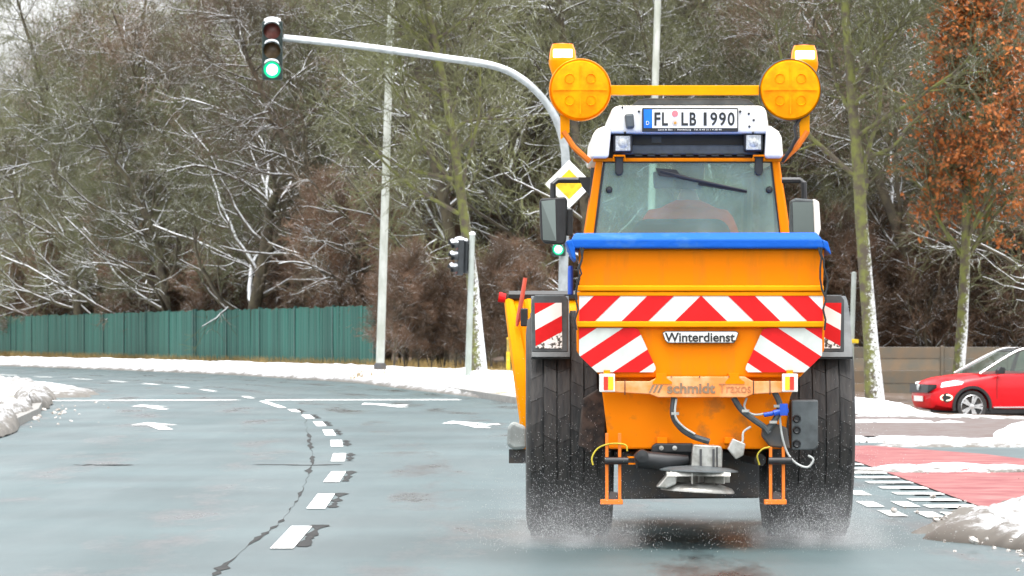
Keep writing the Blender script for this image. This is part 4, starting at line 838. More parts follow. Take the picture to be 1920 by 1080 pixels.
def smooth_path(P, n=6):
    out = []
    for i in range(len(P)-1):
        p0, p1, p2, p3 = P[max(i-1, 0)], P[i], P[i+1], P[min(i+2, len(P)-1)]
        for t in np.linspace(0, 1, n, endpoint=False): t = float(t); out.append(.5*((2*p1)+(p2-p0)*t+(2*p0-5*p1+4*p2-p3)*t*t+(3*p1-p0-3*p2+p3)*t**3))
    return out+[P[-1]]
arm = smooth_path(mp_[2:]); b = MB(); b.tube(arm, list(np.linspace(.08, .04, len(arm))), 12); am = b.build('arm', STEEL, mast, smooth=True)
b = MB(); b.tube([p+Vector((0, 0, .045)) for p in arm[26:]], list(np.linspace(.03, .035, len(arm)-26)), 8); b.build('snow_cover', SNOW, am, smooth=True)
hd = signal_head(mast, ms(511,40,-.12), .15, (0, -1, 0), lit=True)
b = MB(); b.tube([ms(540,74), ms(505,72)], .03, 8); b.build('head_bracket', STEEL, mast)
hd = signal_head(mast, ms(1047,407,-.2), .1, (-.12, -1, 0), lit=True); b = MB(); b.tube([ms(1056,440), ms(1047,440,-.3)], .025, 6); b.build('head_bracket', DARKM, mast)
def diamond(name, c, r, th, m, parent):
    q = MB(); q.prism([c+Vector(p) for p in ((0, 0, r), (r, 0, 0), (0, 0, -r), (-r, 0, 0))], (0, th, 0)); return q.build(name, m, parent, .02 if r > .3 else .01)
c = ms(1067,346,-.13); sgn = diamond('priority_sign', c, .43, .02, WHITES, mast); diamond('sign_centre', c+Vector((0, -.004, 0)), .27, .003, mat('sign_yellow', (.85, .55, .01), rough=.4), sgn)
# pole with two heads seen from the side
S2 = 84.0; p2 = tag(empty('traffic_signal_post', ((877-960)/S2, F/S2, .08), (0, LEAN, 0)), 'grey signal post with two snow-capped dark heads beside the mossy tree', 'traffic signal')
b = MB(); b.tube([(0, 0, -.1), (0, 0, 3.34)], [.075, .062], 14); b.build('pole', POLE, p2, smooth=True)
b = MB(); b.lathe([(.07, -.01), (.07, .03), (.03, .06), (.001, .07)], (0, 0, 3.34), (0, 0, 1), 12); b.build('snow_cap', SNOW, p2, smooth=True)
signal_head(p2, (-.33, -.05, 3.22), .115, (-1, -.35, 0), hm=SIGNALS); signal_head(p2, (-.17, .10, 3.20), .105, (.5, 1, 0), hm=SIGNALS)
b = MB(); b.tube([(0, 0, 3.2), (-.3, 0, 3.2)], .02, 6); b.tube([(0, 0, 2.5), (-.3, 0, 2.5)], .02, 6); b.build('head_bracket', DARKM, p2)
# lamp posts
def lamp_post(loc, label, h=9.5, r0=.115, r1=.07, foot=True, arm_dir=-1):
    o = tag(empty('street_lamp', loc, (0, LEAN, 0)), label, 'street lamp', None)
    b = MB(); b.tube([(0, 0, -.1), (0, 0, h*.5), (0, 0, h)], [r0, (r0+r1)/2, r1], 14); b.build('pole', LAMPP, o, smooth=True)
    if foot: b = MB(); b.lathe([(r0*1.45, -.1), (r0*1.45, .28), (r0*1.05, .34)], (0, 0, 0), (0, 0, 1), 16, cap=True); b.build('foot', DARKM, o, smooth=True)
    b = MB(); b.tube([(0, 0, h-.05), (arm_dir*.5, -.6, h+.15), (arm_dir*.9, -1.1, h+.2)], [r1*.8, .04, .035], 8); b.build('bracket', LAMPP, o, smooth=True)
    b = MB(); b.prism([(arm_dir*.8, -1.0, h+.16), (arm_dir*1.25, -1.55, h+.18), (arm_dir*1.45, -1.45, h+.18), (arm_dir*1.0, -.85, h+.16)], (0, 0, .12)); b.build('lantern', GREYP, o, .03)
    return o
lamp_post(((712-960)/71, F/71, .1), 'pale lamp post with dark foot at the end of the green fence', r0=.115, r1=.085, h=15)
lamp_post(((1212-960)/62, F/62, .0), 'pale lamp post rising behind the tractor cab roof', h=17, r0=.125, r1=.09)
# post on the right
S3 = 76.0; p3 = tag(empty('sign_post', ((1594-960)/S3, F/S3, zf((1594-960)/S3, F/S3)+.08), (0, LEAN, 0)), 'thin grey post with a yellow clamp beside the white-plastered tree trunk', 'post')
b = MB(); b.tube([(0, 0, -.1), (0, 0, 3.1)], .06, 12); b.lathe([(.062, -.01), (.062, .02), (.001, .05)], (0, 0, 3.1), (0, 0, 1), 12); b.build('pole', POLE, p3, smooth=True)
b = MB(); b.box((-.09, -.09, 1.38), (.16, .07, 1.48)); b.build('clamp', YELLOW, p3, .01)
S4 = 72.0; p4 = tag(empty('marker_post', ((953-960)/S4, F/S4, .12)), 'short yellow marker post standing in the snow beside the plough', 'post')
b = MB(); b.tube([(0, 0, -.1), (0, 0, .62)], .055, 10); b.tube([(0, 0, .62), (0, 0, .95)], .04, 10, mi=1); b.build('tube', [YELLOW, mat('post_ochre', (.42, .3, .06))], p4, smooth=True)
b = MB(); b.lathe([(.05, 0), (.045, .03), (.001, .05)], (0, 0, .95), (0, 0, 1), 10); b.build('cap', YELLOW, p4, smooth=True)
# ------------------------------------------------------------------ green sheet fence
gf = tag(empty('fence', (-11.9, 170, .1)), 'tall green sheet metal fence along the far verge', 'fence')
fpts = [(-4.3,142.5),(-11.9,170),(-24.4,221),(-31,247)]; rf_ = random.Random(3)
bmesh_b = MB(); W_ = .40
bmesh_b.prism([(-W_*.49, -.012, 0), (-W_*.36, -.03, 0), (W_*.36, -.03, 0), (W_*.49, -.012, 0), (W_*.49, .0, 0), (-W_*.49, .0, 0)], (0, 0, 2.0)); proto = bmesh_b.build('sheet_panel', FENCEG, gf); first = True
pm = MB(); pm.box((-.045, -.075, -.15), (.045, .03, 2.06)); pproto = pm.build('fence_post', mat('dark_green_post', (.015, .07, .06), rough=.5), gf)
pf_first = True
for a, b_ in zip(fpts, fpts[1:]):
    a, b_ = Vector((*a, .1)), Vector((*b_, .1)); L = (b_-a).length; d = (b_-a)/L; n = int(L/W_); ang = math.atan2(-d.y, -d.x)
    for i in range(n):
        o = proto if first else proto.copy()
        if not first: COL.objects.link(o)
        first = False; o.parent = gf; o.location = a+d*(i+.5)*L/n-gf.location+Vector((0, 0, rf_.uniform(-.015, .02))); o.rotation_euler = (rf_.gauss(0, .006), 0, ang+rf_.gauss(0, .03)); o.scale = (1, 1, rf_.uniform(.985, 1.012))
        if i % 14 == 0:
            q = pproto if pf_first else pproto.copy()
            if not pf_first: COL.objects.link(q)
            pf_first = False; q.parent = gf; q.location = a+d*i*L/n-gf.location; q.rotation_euler = (0, 0, ang)
# brown board fence on the right
bf = tag(empty('fence', (12, F/63, -.6)), 'low brown board fence behind the red car', 'fence')
for k in range(8):
    x0 = -5.2+k*2.0
    pb = MB(); pb.box((x0-.05, -.07, -.2), (x0+.05, .03, 1.46)); pb.build('fence_post', FENCEB, bf, .01)
    for j, (z0, z1) in enumerate(((-.05, .34), (.345, .72), (.725, 1.08), (1.085, 1.42))):
        pb = MB(); pb.box((x0+.055, -.03+rf_.uniform(-.012, .012), z0), (x0+1.945, .01, z1)); pb.build('board', FENCEB, bf, .006)

# ------------------------------------------------------------------ red car
CS = 89.0; CXc = (1800-960)/CS
car = tag(empty('car', (CXc-.86, F/CS, -.66), (0, 0, R(14))), 'red compact crossover car with black roof waiting in the side street', 'car')
# local: front at x=0, rear x=4.23, near side y=-0.9
st = [(.0,.60,.40,.62,.70),(.06,.72,.30,.66,.80),(.2,.82,.26,.72,.87),(.45,.87,.24,.80,.935),(.84,.90,.24,.88,.985),(1.25,.90,.24,.95,1.03),(1.6,.90,.22,.98,1.05),(2.4,.90,.22,1.0,1.06),(3.2,.905,.24,1.02,1.08),(3.7,.89,.28,1.03,1.10),(4.05,.83,.34,1.02,1.10),(4.2,.72,.40,.98,1.06),(4.23,.6,.46,.9,1.0)]
cbm = MB(); vv = []; K = 0
for x, w, zb, zs, zt in st:
    half = [(0, zb), (w*.8, zb), (w*.97, zb+.07), (w, zb+.25*(zs-zb)+.05), (w*.985, zb+.62*(zs-zb)), (w*.995, zs-.06), (w*.965, zs), (w*.88, zs+(zt-zs)*.62), (w*.6, zt), (0, zt+.015)]
    ring = [(x+(.0 if y_ < .5*w else .0)+.10*(abs(y_)/.9)**2*(1 if x < .3 else 0), -y_, z_) for y_, z_ in half]+[(x+.10*(abs(y_)/.9)**2*(1 if x < .3 else 0), y_, z_) for y_, z_ in reversed(half[1:-1])]
    K = len(ring); vv += ring
fs = [(i*K+j, i*K+(j+1) % K, (i+1)*K+(j+1) % K, (i+1)*K+j) for i in range(len(st)-1) for j in range(K)]+[tuple(range(K)), tuple(range(len(st)*K-1, (len(st)-1)*K-1, -1))]
cbm.add(vv, fs); body = cbm.build('body', REDCAR, None, smooth=True)
ct = MB()
for wx in (.86, 3.45):
    for s_ in (-1, 1): ct.lathe([(.385, -.2), (.385, .3)], (wx, s_*.8, .335), (0, s_, 0), 32, cap=True)
cut = ct.build('cut', REDCAR); bo_ = body.modifiers.new('cut', 'BOOLEAN'); bo_.object = cut; bo_.solver = 'EXACT'
dg = bpy.context.evaluated_depsgraph_get(); nm = bpy.data.meshes.new_from_object(body.evaluated_get(dg)); body.modifiers.clear(); body.data = nm; bpy.data.objects.remove(cut); body.parent = car
for f in nm.polygons: f.use_smooth = True
nm.set_sharp_from_angle(angle=R(32))
for wx in (.86, 3.45):
    for s_ in (-1, 1):
        b = MB(); n = 20; v = []
        for i in range(n+1):
            a = R(-12)+R(204)*i/n
            for r in (.375, .435): 
                for yo in (.86, .915): v.append((wx+r*math.cos(a), s_*yo, .335+r*math.sin(a)))
        fs = []
        for i in range(n): q = i*4; fs += [(q, q+4, q+6, q+2), (q+1, q+3, q+7, q+5), (q, q+1, q+5, q+4), (q+2, q+6, q+7, q+3)]
        b.add(v, fs); b.build('arch_trim', BLACKP, car, smooth=True)
        w = MB(); w.lathe([(.24, -.08), (.30, -.1), (.325, -.085), (.335, -.04), (.335, .06), (.32, .095), (.29, .1), (.245, .085)], (wx, s_*.80, .335), (0, s_, 0), 36); wo = w.build('wheel', RUBBER, car, smooth=True)
        rm = MB(); rm.lathe([(.245, .088), (.235, .095), (.228, .07), (.22, .0)], (wx, s_*.80, .335), (0, s_, 0), 32)
        for j in range(10):
            a = 2*math.pi*(j//2)/5+(.16 if j % 2 else -.16); d = Vector((math.cos(a), 0, math.sin(a))); n_ = Vector((-d.z, 0, d.x)); c = Vector((wx, s_*.87, .335))
            rm.prism([c+d*.03-n_*.02, c+d*.235-n_*.026, c+d*.235+n_*.026, c+d*.03+n_*.02], (0, s_*.012, 0))
        rm.lathe([(.06, .06), (.05, .085), (.001, .09)], (wx, s_*.80, .335), (0, s_, 0), 16); rm.build('rim', SILV, wo, smooth=True)
        dk = MB(); dk.lathe([(.24, .03), (.001, .03)], (wx, s_*.80, .335), (0, s_, 0), 24); dk.build('brake_disc', DARKM, wo)
b = MB(); b.box((.55, -.86, .16), (4.1, .86, .30)); b.build('sill', BLACKP, car, .03)
for s_ in (-1, 1):
    b = MB(); b.box((1.33, s_*.895, .30), (3.0, s_*.922, .325)); b.build('sill_trim', SILV, car, .004)
    b = MB(); b.box((1.40, s_*.905, .5), (1.408, s_*.9065, 1.0)); b.box((2.42, s_*.905, .36), (2.428, s_*.9065, 1.0)); b.build('door_gap', INK, car)
    b = MB(); b.box((2.15, s_*.9, .84), (2.34, s_*.93, .87)); b.box((3.1, s_*.9, .86), (3.29, s_*.93, .89)); b.build('door_handle', REDCAR, car, .006)
gh = [(1.06,.80,1.0,1.02,.78),(1.95,.83,1.02,1.49,.60),(2.4,.84,1.03,1.545,.60),(3.1,.84,1.05,1.53,.59),(3.6,.82,1.07,1.46,.57),(4.12,.76,1.08,1.12,.70)]
for s_ in (-1, 1):
    b = MB(); b.add([(x, s_*wb, zb) for x, wb, zb, zt, wt in gh]+[(x, s_*wt, zt) for x, wb, zb, zt, wt in gh], [(i, i+1, 7+i, 6+i) for i in range(5)]); b.build('side_window', CGLASS, car)
    b = MB(); b.tube(smooth_path([Vector((x, s_*(wt+.012), zt)) for x, wb, zb, zt, wt in gh]), .024, 6); b.build('roof_trim', SILV, car, smooth=True)
    for (xb, xt) in ((2.38, 2.46), (3.25, 3.2)):
        b = MB(); b.add([(xb-.05, s_*.845, 1.03), (xb+.05, s_*.845, 1.03), (xt+.04, s_*.604, 1.54), (xt-.04, s_*.604, 1.54)], [(0, 1, 2, 3)]); p = b.build('door_pillar', BLACKP, car); p.modifiers.new('t', 'SOLIDIFY').thickness = .02
    b = MB(); b.tube([(1.42, s_*.86, 1.03), (1.45, s_*1.0, 1.08)], .025, 6); b.prism([(1.36, s_*.92, 1.02), (1.5, s_*.92, 1.02), (1.52, s_*.92, 1.14), (1.42, s_*.92, 1.17), (1.36, s_*.92, 1.1)], (0, s_*.2, 0)); b.build('door_mirror', BLACKP, car, .02)
    b = MB(); b.add([(.20, s_*.80, .74), (.62, s_*.898, .80), (.66, s_*.898, .845), (.5, s_*.88, .875), (.22, s_*.835, .83)], [(0, 1, 2, 3, 4)]); h = b.build('headlight', mat('headlight', (.75, .8, .82), rough=.1, emit=(1, 1, 1), estr=.6), car); sd_ = h.modifiers.new('t', 'SOLIDIFY'); sd_.thickness = .05; sd_.offset = 0
    b = MB(); ringp = [Vector((.30+.12*math.cos(a), s_*(.865+.02*math.cos(a)), .52+.06*math.sin(a))) for a in np.linspace(0, 2*math.pi, 17)]; b.tube(ringp, .016, 6, cap=False); b.build('fog_lamp_ring', mat('fog_ring', (.8, .75, .5), emit=(1, .9, .6), estr=.4), car, smooth=True)
    b = MB(); b.lathe([(.001, .0), (.1, 0)], (.305, s_*.875, .52), (.15, s_, 0), 16); fo = b.build('fog_lamp', BLACKP, car)
b = MB(); b.add([(1.06,-.78,1.02),(1.06,.78,1.02),(1.95,.60,1.49),(1.95,-.60,1.49)], [(0,1,2,3)]); b.build('windscreen', CGLASS, car)
b = MB(); b.add([(3.6,-.57,1.46),(3.6,.57,1.46),(4.12,.70,1.12),(4.12,-.70,1.12)], [(0,1,2,3)]); b.build('rear_window', CGLASS, car)
b = MB(); xs = [(1.93,1.495,.60),(2.15,1.545,.60),(2.5,1.575,.60),(3.1,1.555,.59),(3.62,1.465,.57)]; v = []
for x, z, w in xs: v += [(x, -w, z-.02), (x, -w*.6, z+.005), (x, w*.6, z+.005), (x, w, z-.02)]
b.add(v, [(i*4+j, i*4+j+1, i*4+j+5, i*4+j+4) for i in range(4) for j in range(3)]); rfc = b.build('roof', mat('black_car_roof', (.01, .012, .014), rough=.2), car, smooth=True); rfc.modifiers.new('t', 'SOLIDIFY').thickness = .02
b = MB(); b.add([(-.0,-.56,.62),(-.0,.56,.62),(.02,.6,.80),(.02,-.6,.80),(.10,-.80,.80),(.10,-.78,.72),(.10,.8,.80),(.10,.78,.72)], [(0,1,2,3),(0,3,4,5),(1,7,6,2)]); g = b.build('grille', BLACKP, car); sg_ = g.modifiers.new('t', 'SOLIDIFY'); sg_.thickness = .04; sg_.offset = 0
b = MB(); b.lathe([(.075, 0), (.075, -.012), (.06, -.014), (.001, -.014)], (-.02, 0, .74), (1, 0, 0), 20); b.build('badge', SILV, car, smooth=True)
b = MB(); b.box((-.03, -.26, .44), (-.005, .26, .55)); b.build('number_plate', WHITES, car)
b = MB(); b.box((1.0, -.7, .3), (3.9, .7, .62)); b.build('cabin_floor', BLACKP, car)
for y_ in (-.36, .36):
    b = MB(); b.box((2.2, y_-.24, .55), (2.7, y_+.24, .72)); b.box((2.62, y_-.24, .7), (2.76, y_+.24, 1.22)); b.box((2.66, y_-.12, 1.24), (2.74, y_+.12, 1.4)); b.build('seat', SEATF, car, .04)
bpy.context.view_layer.update()
dp = car.matrix_world @ Vector((2.42, -.36, .66)); seated_person(dp, 'driver in blue jacket inside the red car', BLUJ, rotz=R(14)+R(90), sc=.92)

# ------------------------------------------------------------------ trees
def tube_arrays(P, Rd, k):
    nb, n, _ = P.shape; T = np.gradient(P, axis=1); T /= np.linalg.norm(T, axis=2, keepdims=True)+1e-9
    ref = np.where(np.abs(T[:, :1, 2:3]) < .85, np.array([0, 0, 1.]), np.array([1., 0, 0])); ref = np.broadcast_to(ref, T.shape)
    U = np.cross(T, ref); U /= np.linalg.norm(U, axis=2, keepdims=True)+1e-9; Wv = np.cross(T, U); a = np.arange(k)*2*np.pi/k+np.pi/2
    V = P[:, :, None, :]+Rd[:, :, None, None]*(np.cos(a)[None, None, :, None]*U[:, :, None, :]+np.sin(a)[None, None, :, None]*Wv[:, :, None, :])
    i = np.arange(nb)[:, None, None]*n*k+np.arange(n-1)[None, :, None]*k; j = np.arange(k)[None, None, :]; j2 = (j+1) % k
    Q = np.stack([i+j, i+j2, i+k+j2, i+k+j], -1).reshape(-1, 4); return V.reshape(-1, 3), Q
def children(rng, P, Rd, per, t0, t1, a0, a1, lenf, nseg, wander, up, rr, rmin, flat=0):
    nb, n, _ = P.shape; N = nb*per; idx = np.repeat(np.arange(nb), per); t = rng.uniform(t0, t1, N)*(n-1); i0 = np.minimum(t.astype(int), n-2); f = (t-i0)[:, None]
    pos = P[idx, i0]*(1-f)+P[idx, i0+1]*f; T = P[idx, i0+1]-P[idx, i0]; T /= np.linalg.norm(T, axis=1, keepdims=True)+1e-9
    rp = Rd[idx, i0]*(1-f[:, 0])+Rd[idx, i0+1]*f[:, 0]; rnd = rng.standard_normal((N, 3)); rnd[:, 2] *= (1-flat); pr = rnd-T*np.sum(rnd*T, 1, keepdims=True); pr /= np.linalg.norm(pr, axis=1, keepdims=True)+1e-9
    a = rng.uniform(a0, a1, N)[:, None]; d = np.cos(a)*T+np.sin(a)*pr; L = lenf(t/(n-1), rng, N); r0 = np.maximum(rp*rr, rmin)
    out = np.zeros((N, nseg+1, 3)); out[:, 0] = pos
    for s in range(nseg):
        d = d+rng.standard_normal((N, 3))*wander; d[:, 2] += up; d /= np.linalg.norm(d, axis=1, keepdims=True); out[:, s+1] = out[:, s]+d*(L/nseg)[:, None]
    rad = np.maximum(r0[:, None]*np.linspace(1, .35, nseg+1)[None], rmin*.8); return out, rad
def make_tree(seed, Hh, r0, n1, l1, t0, fine=1.0, up1=.05, crook=.06, per=(9, 6, 3), a1=(40, 80), nsegtr=12, droop=0, rmin=.008, lean=0, extra_len=1.0):
    rng = np.random.default_rng(seed); tr_ = np.zeros((1, nsegtr+1, 3)); d = np.array([lean, 0, 1.])
    for s in range(nsegtr):
        d = d+rng.standard_normal(3)*crook*np.array([1, 1, .2]); d[2] = max(d[2], .6); d /= np.linalg.norm(d); tr_[0, s+1] = tr_[0, s]+d*Hh/nsegtr
    tr_[0, 0, 2] -= .25
    rt = (r0*np.linspace(1, .12, nsegtr+1)**.9)[None]; rt[0, 0] *= 1.35
    L1, R1 = children(rng, tr_, rt, n1, t0, .97, R(a1[0]), R(a1[1]), lambda t, g, N: l1*(1.08-.75*t)*g.uniform(.55, 1.15, N), 9, .12, up1, .45, .022)
    L2, R2 = children(rng, L1, R1, per[0], .2, .98, R(25), R(65), lambda t, g, N: l1*.36*(1.1-.6*t)*g.uniform(.5, 1.2, N)*extra_len, 6, .14, .03-droop, .52, .012, .3)
    L3, R3 = children(rng, L2, R2, per[1], .15, 1, R(25), R(65), lambda t, g, N: l1*.17*g.uniform(.5, 1.3, N)*extra_len, 4, .16, .0-droop, .55, rmin*1.15, .3)
    L4, R4 = children(rng, L3, R3, per[2], .15, 1, R(25), R(70), lambda t, g, N: l1*.085*g.uniform(.5, 1.4, N)*extra_len, 3, .18, -droop, .7, rmin, .2)
    a = [tube_arrays(tr_, rt, 12), tube_arrays(L1, R1, 6), tube_arrays(L2, R2, 4)]; c = [ tube_arrays(L3, R3, 3), tube_arrays(L4, R4, 3)]
    def join(parts):
        off = 0; Vs, Qs = [], []
        for V, Q in parts: Vs.append(V); Qs.append(Q+off); off += len(V)
        return np.concatenate(Vs), np.concatenate(Qs)
    return join(a), join(c), (L3, L4)
TREES = {}
def tree_type(key, bark, twig, **kw):
    a, c, tips = make_tree(**kw); TREES[key] = (np_mesh(key+'_trunk', *a, bark, smooth=True), np_mesh(key+'_crown', *c, twig), tips)
tree_type('oak', BARK, TWIG, seed=1, Hh=17, r0=.26, n1=34, l1=6.5, t0=.12, up1=.045)
tree_type('alder', BARK, TWIGG, seed=2, Hh=18, r0=.2, n1=42, l1=4.6, t0=.10, up1=.06, a1=(45, 85))
tree_type('lime', BARK, TWIG, seed=3, Hh=16, r0=.23, n1=38, l1=5.6, t0=.08, up1=.02, crook=.08, droop=.02)
tree_type('willow', BARK, TWIGG, seed=4, Hh=12, r0=.24, n1=36, l1=6.2, t0=.08, up1=.0, crook=.12, a1=(30, 75))
tree_type('scrub', BARK, TWIGR, seed=5, Hh=5.2, r0=.06, n1=44, l1=2.6, t0=.02, up1=.09, crook=.14, per=(8, 7, 3), a1=(15, 65), rmin=.006)
tree_type('mossy', SIDEBARK, TWIGG, seed=6, Hh=15, r0=.17, n1=40, l1=4.6, t0=.27, up1=.05, crook=.025, a1=(40, 70), lean=.0)
tree_type('hornbeam', SIDEBARK, TWIGG, seed=8, Hh=12, r0=.165, n1=40, l1=3.3, t0=.26, up1=.10, crook=.03, a1=(25, 55), per=(8, 6, 3))
def plant(key, loc, rz, sc, label, cat='tree', group=None, name=None, tilt=True, sz=None):
    tm, cm, _ = TREES[key]; o = tag(empty(name or 'bare_tree', loc, (0, LEAN if tilt else 0, rz)), label, cat, group); o.scale = (sc, sc, sz or sc)
    for nm_, me in (('trunk', tm), ('crown', cm)):
        c = bpy.data.objects.new(nm_, me); COL.objects.link(c); c.parent = o
    return o
def gz(x, y): return zf(x, y)+.1
# roadside trees one can point at
def rt_tree(key, px, s, rz, sc, label, **k): x, y = (px-960)/s, F/s; return plant(key, (x, y, gz(x, y)), rz, sc, label, **k)
t1 = rt_tree('mossy', 900, 74, 2.2, 1.0, 'slender mossy roadside tree with snow-plastered trunk behind the signal post')
t2 = rt_tree('mossy', 1640, 77, .3, 1.15, 'stout roadside tree with white plastered lower trunk and mossy branches right of the tractor'); t2.rotation_euler[1] = R(-4.5)
t3 = rt_tree('hornbeam', 1796, 74, 1.0, 1.0, 'tree keeping its rusty brown dead leaves above the red car')
L3, L4 = TREES['hornbeam'][2]; rng = np.random.default_rng(9); tips = np.concatenate([L3[:, 1:].reshape(-1, 3), L4[:, 1:].reshape(-1, 3)])
tips = tips[rng.random(len(tips)) < .85]; cl = (np.sin(tips[:, 0]*2.1+1)*np.sin(tips[:, 1]*1.9)*np.sin(tips[:, 2]*1.3+.4))
tips = tips[(cl+rng.normal(0, .25, len(tips)) > -.12)]; n = len(tips); ax = rng.standard_normal((n, 3)); ax /= np.linalg.norm(ax, axis=1)[:, None]; bx = np.cross(ax, rng.standard_normal((n, 3))); bx /= np.linalg.norm(bx, axis=1)[:, None]
sz_ = rng.uniform(.04, .07, n)[:, None]; ctr = tips+rng.normal(0, .05, (n, 3))-np.array([0, 0, .04]); LV = np.stack([ctr-ax*sz_*1.2, ctr+bx*sz_*.7, ctr+ax*sz_*1.2, ctr-bx*sz_*.7], 1).reshape(-1, 3)
lo_ = bpy.data.objects.new('leaves', np_mesh('leaves', LV, np.arange(4*n).reshape(-1, 4), LEAF)); COL.objects.link(lo_); lo_.parent = t3; lo_['kind'] = 'stuff'
# the wood: rows behind the fences
rw = random.Random(21)
GL = 'bare snow-dusted tree in the wood behind the green fence'; GR = 'bare snow-dusted tree in the wood behind the brown fence and tractor'
def fence_y(x): return interp([(-31,247),(-24.4,221),(-11.9,170),(-4.3,142.5),(0,134),(60,137)], x)
for row in range(8):
    x = -44+rw.uniform(0, 3)
    while x < 27+row*1.5:
        y = (fence_y(x) if x > -31 else 247)+4.5+row*6.0+rw.uniform(-2, 2)
        s = F/y; px = 960+x*s
        if -260 < px < 2180:
            left = x < -2
            if not (px < 140 and row > 2) and not (px < 60 and row > 0):
                KN = {'oak': 'broad-crowned', 'alder': 'slender', 'lime': 'drooping', 'willow': 'low crooked'}; key = rw.choice(['oak', 'alder', 'lime', 'willow'] if row else ['willow', 'alder', 'lime'])
                plant(key, (x, y, gz(x, y)), rw.uniform(0, 6.28), rw.uniform(.8, 1.15), (KN[key]+' '+(GL if left else GR)), group=KN[key]+(' trees of the wood behind the green fence' if left else ' trees of the wood behind the brown fence'))
        x += rw.uniform(2.6, 4.4) if row < 4 else rw.uniform(2.2, 3.6)
SL, SB = 'low reddish-brown thicket between the green fence and the signal post', 'low brown undergrowth shrub within the wood'
for k in range(13):
    px = 715+k*23; s = 66-rw.uniform(0, 3); xx, yy = (px-960)/s, F/s
    plant('scrub', (xx, yy, .1), rw.uniform(0, 6.28), rw.uniform(.38, .66), SL, 'shrub', 'reddish shrubs beside the green fence', 'shrub')
for k in range(70):
    x = rw.uniform(-33, 20); y = fence_y(x)+rw.uniform(2.5, 16); px = 960+x*F/y
    if -100 < px < 2050: plant('scrub', (x, y, gz(x, y)), rw.uniform(0, 6.28), rw.uniform(.7, 1.15), SB, 'shrub', 'undergrowth shrubs of the wood', 'shrub')
# distant wood closing the view
def far_wood():
    rng = np.random.default_rng(5); Vs, Qs, off = [], [], 0
    N = 900; X = rng.uniform(-30, 75, N); Y = 205+rng.uniform(0, 75, N)+np.clip(-X, 0, 60)*2.0
    Hh = rng.uniform(9, 19, N)
    P = np.zeros((N, 6, 3)); 
    for i in range(6): P[:, i, 0] = X+rng.normal(0, .25, N)*i; P[:, i, 1] = Y; P[:, i, 2] = -.5+Hh*i/5
    Rd = rng.uniform(.08, .2, N)[:, None]*np.linspace(1, .2, 6)[None]
    out = [tube_arrays(P, Rd, 5)]; C, CR = children(rng, P, Rd, 24, .03, 1, R(25), R(75), lambda t, g, M: g.uniform(1.0, 3.6, M), 4, .16, .03, .4, .016)
    out.append(tube_arrays(C, CR, 3)); D, DR = children(rng, C, CR, 5, .2, 1, R(25), R(70), lambda t, g, M: g.uniform(.5, 1.5, M), 2, .15, 0, .6, .014); out.append(tube_arrays(D, DR, 3))
    for V, Q in out: Vs.append(V); Qs.append(Q+off); off += len(V)
    o = bpy.data.objects.new('distant_wood', np_mesh('distant_wood', np.concatenate(Vs), np.concatenate(Qs), TWIG)); COL.objects.link(o)
    tag(o, 'distant mass of bare brown trees closing the view', 'wood', kind='stuff')
far_wood()
# dry grass at the fence foot and verge
def grass(name, n, fx, seed, h0, h1, m, label):
    rng = np.random.default_rng(seed); B = fx(rng, n); hgt = rng.uniform(h0, h1, n); a = rng.uniform(0, 6.28, n); w = rng.uniform(.008, .02, n); ln = rng.normal(0, .12, (n, 2))
    dx, dy = np.cos(a)*w, np.sin(a)*w; V = np.zeros((n, 3, 3)); V[:, 0] = B; V[:, 1] = B; V[:, 2] = B; V[:, 0, 0] -= dx; V[:, 0, 1] -= dy; V[:, 1, 0] += dx; V[:, 1, 1] += dy; V[:, 2, :2] += ln; V[:, 2, 2] += hgt
    o = bpy.data.objects.new(name, np_mesh(name, V.reshape(-1, 3), np.arange(3*n).reshape(-1, 3), m, k=3)); COL.objects.link(o); tag(o, label, 'grass', kind='stuff')
def fx1(rng, n):
    x = rng.uniform(-31, 2, n); y = np.interp(x, [-31,-24.4,-11.9,-4.3,0,2], [247,221,170,142.5,132,128]); clump = np.abs(np.sin(x*1.9)+np.sin(x*.7+1)); y = y-.15-np.abs(rng.normal(0, .35, n))*(.4+clump); return np.stack([x, y, np.full(n, .09)], 1)
grass('dry_grass', 16000, fx1, 3, .1, .42, DRYT, 'yellowed grass along the foot of the green fence')
def fx2(rng, n):
    x = rng.uniform(-4, 4, n); y = rng.uniform(112, 134, n); return np.stack([x, y, np.full(n, .09)], 1)
grass('dry_grass', 9000, fx2, 4, .06, .25, DRYT, 'yellowed grass around the signal post and thicket')

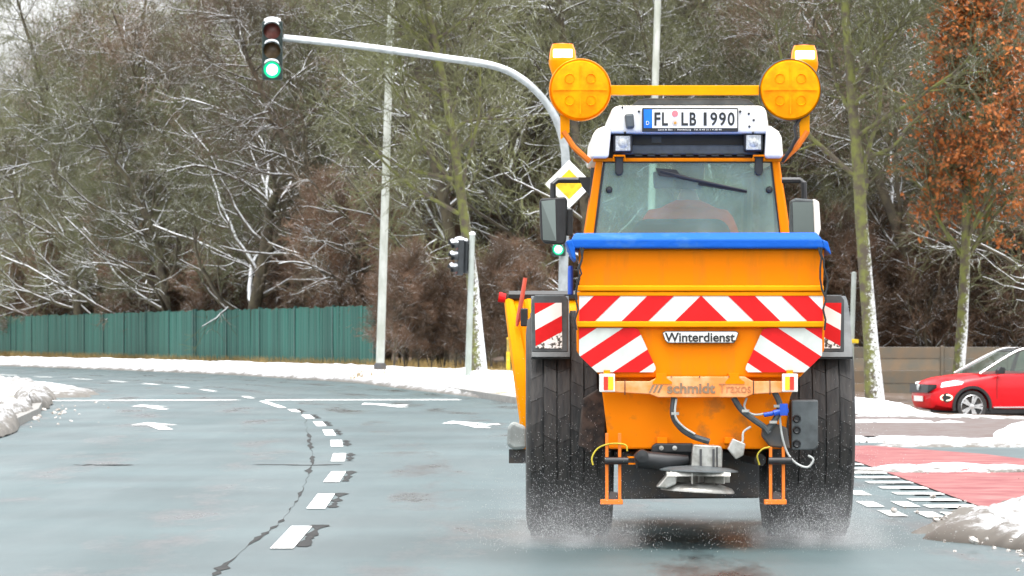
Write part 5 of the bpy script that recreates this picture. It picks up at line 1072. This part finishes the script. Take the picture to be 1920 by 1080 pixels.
# ------------------------------------------------------------------ spray thrown up by the rear wheels
def spray():
    rng = np.random.default_rng(12)
    for cx in (tp(1067, 0)[0]+TX, tp(1510, 0)[0]+TX):
        n = 9000; t = rng.random(n)**1.6; x = cx+rng.normal(0, .16, n)*(1+.9*t); y = TY-.15-t*1.5-rng.random(n)*.3; z = np.abs(rng.normal(0, .10+.0*t, n))+rng.random(n)**3*.9*(1-t); z += .006
        r = rng.uniform(.0004, .0013, n); o4 = np.array([[1, 1, 1], [1, -1, -1], [-1, 1, -1], [-1, -1, 1]]); C = np.stack([x, y, z], 1)
        V = (C[:, None]+o4[None]*r[:, None, None]*np.array([1, 1, 1.6])).reshape(-1, 3); T = np.array([[0, 1, 2], [0, 3, 1], [0, 2, 3], [1, 3, 2]]); Q = (np.arange(n)[:, None, None]*4+T[None]).reshape(-1, 3)
        o = bpy.data.objects.new('water_spray', np_mesh('water_spray', V, Q, mat('spray_drop', (.6, .62, .62), rough=.3, var=.05), k=3)); COL.objects.link(o); tag(o, 'droplets of slush spraying up behind a rear tractor tyre', 'spray', 'spray behind the rear tyres', kind='stuff')
        m = MB(); m.box((cx-.42, TY-1.9, .012), (cx+.42, TY-.1, .55)); v = m.build('spray_mist', [], None)
        vm = bpy.data.materials.get('mist') or bpy.data.materials.new('mist'); vm.use_nodes = True; nd, lk = vm.node_tree.nodes, vm.node_tree.links
        if 'Principled BSDF' in nd:
            nd.remove(nd['Principled BSDF']); pv = nd.new('ShaderNodeVolumePrincipled'); pv.inputs['Color'].default_value = (.85, .87, .88, 1); tc = nd.new('ShaderNodeTexCoord'); sx = nd.new('ShaderNodeSeparateXYZ'); lk.new(tc.outputs['Generated'], sx.inputs[0])
            no = nd.new('ShaderNodeTexNoise'); no.inputs['Scale'].default_value = 7; no.inputs['Detail'].default_value = 4; lk.new(tc.outputs['Object'], no.inputs['Vector'])
            def mth(op, a, b_):
                q = nd.new('ShaderNodeMath'); q.operation = op
                for i_, s_ in enumerate((a, b_)):
                    if isinstance(s_, (int, float)): q.inputs[i_].default_value = s_
                    else: lk.new(s_, q.inputs[i_])
                return q.outputs[0]
            zf1 = mth('POWER', mth('SUBTRACT', 1.0, sx.outputs['Z']), 3.0)
            def hump(c): return mth('MAXIMUM', mth('SUBTRACT', 1.0, mth('POWER', mth('MULTIPLY', mth('SUBTRACT', c, .5), 2.0), 2.0)), 0.0)
            nz = mth('MAXIMUM', mth('MULTIPLY', mth('SUBTRACT', no.outputs[0], .38), 4.0), 0.0)
            dn = mth('MULTIPLY', mth('MULTIPLY', mth('MULTIPLY', zf1, hump(sx.outputs['X'])), hump(sx.outputs['Y'])), mth('MULTIPLY', nz, 1.4)); lk.new(dn, pv.inputs['Density']); lk.new(pv.outputs[0], nd['Material Output'].inputs['Volume'])
        v.data.materials.append(vm); tag(v, 'pale mist of road spray behind a rear tractor tyre', 'spray', 'mist behind the rear tyres', kind='stuff')
spray()
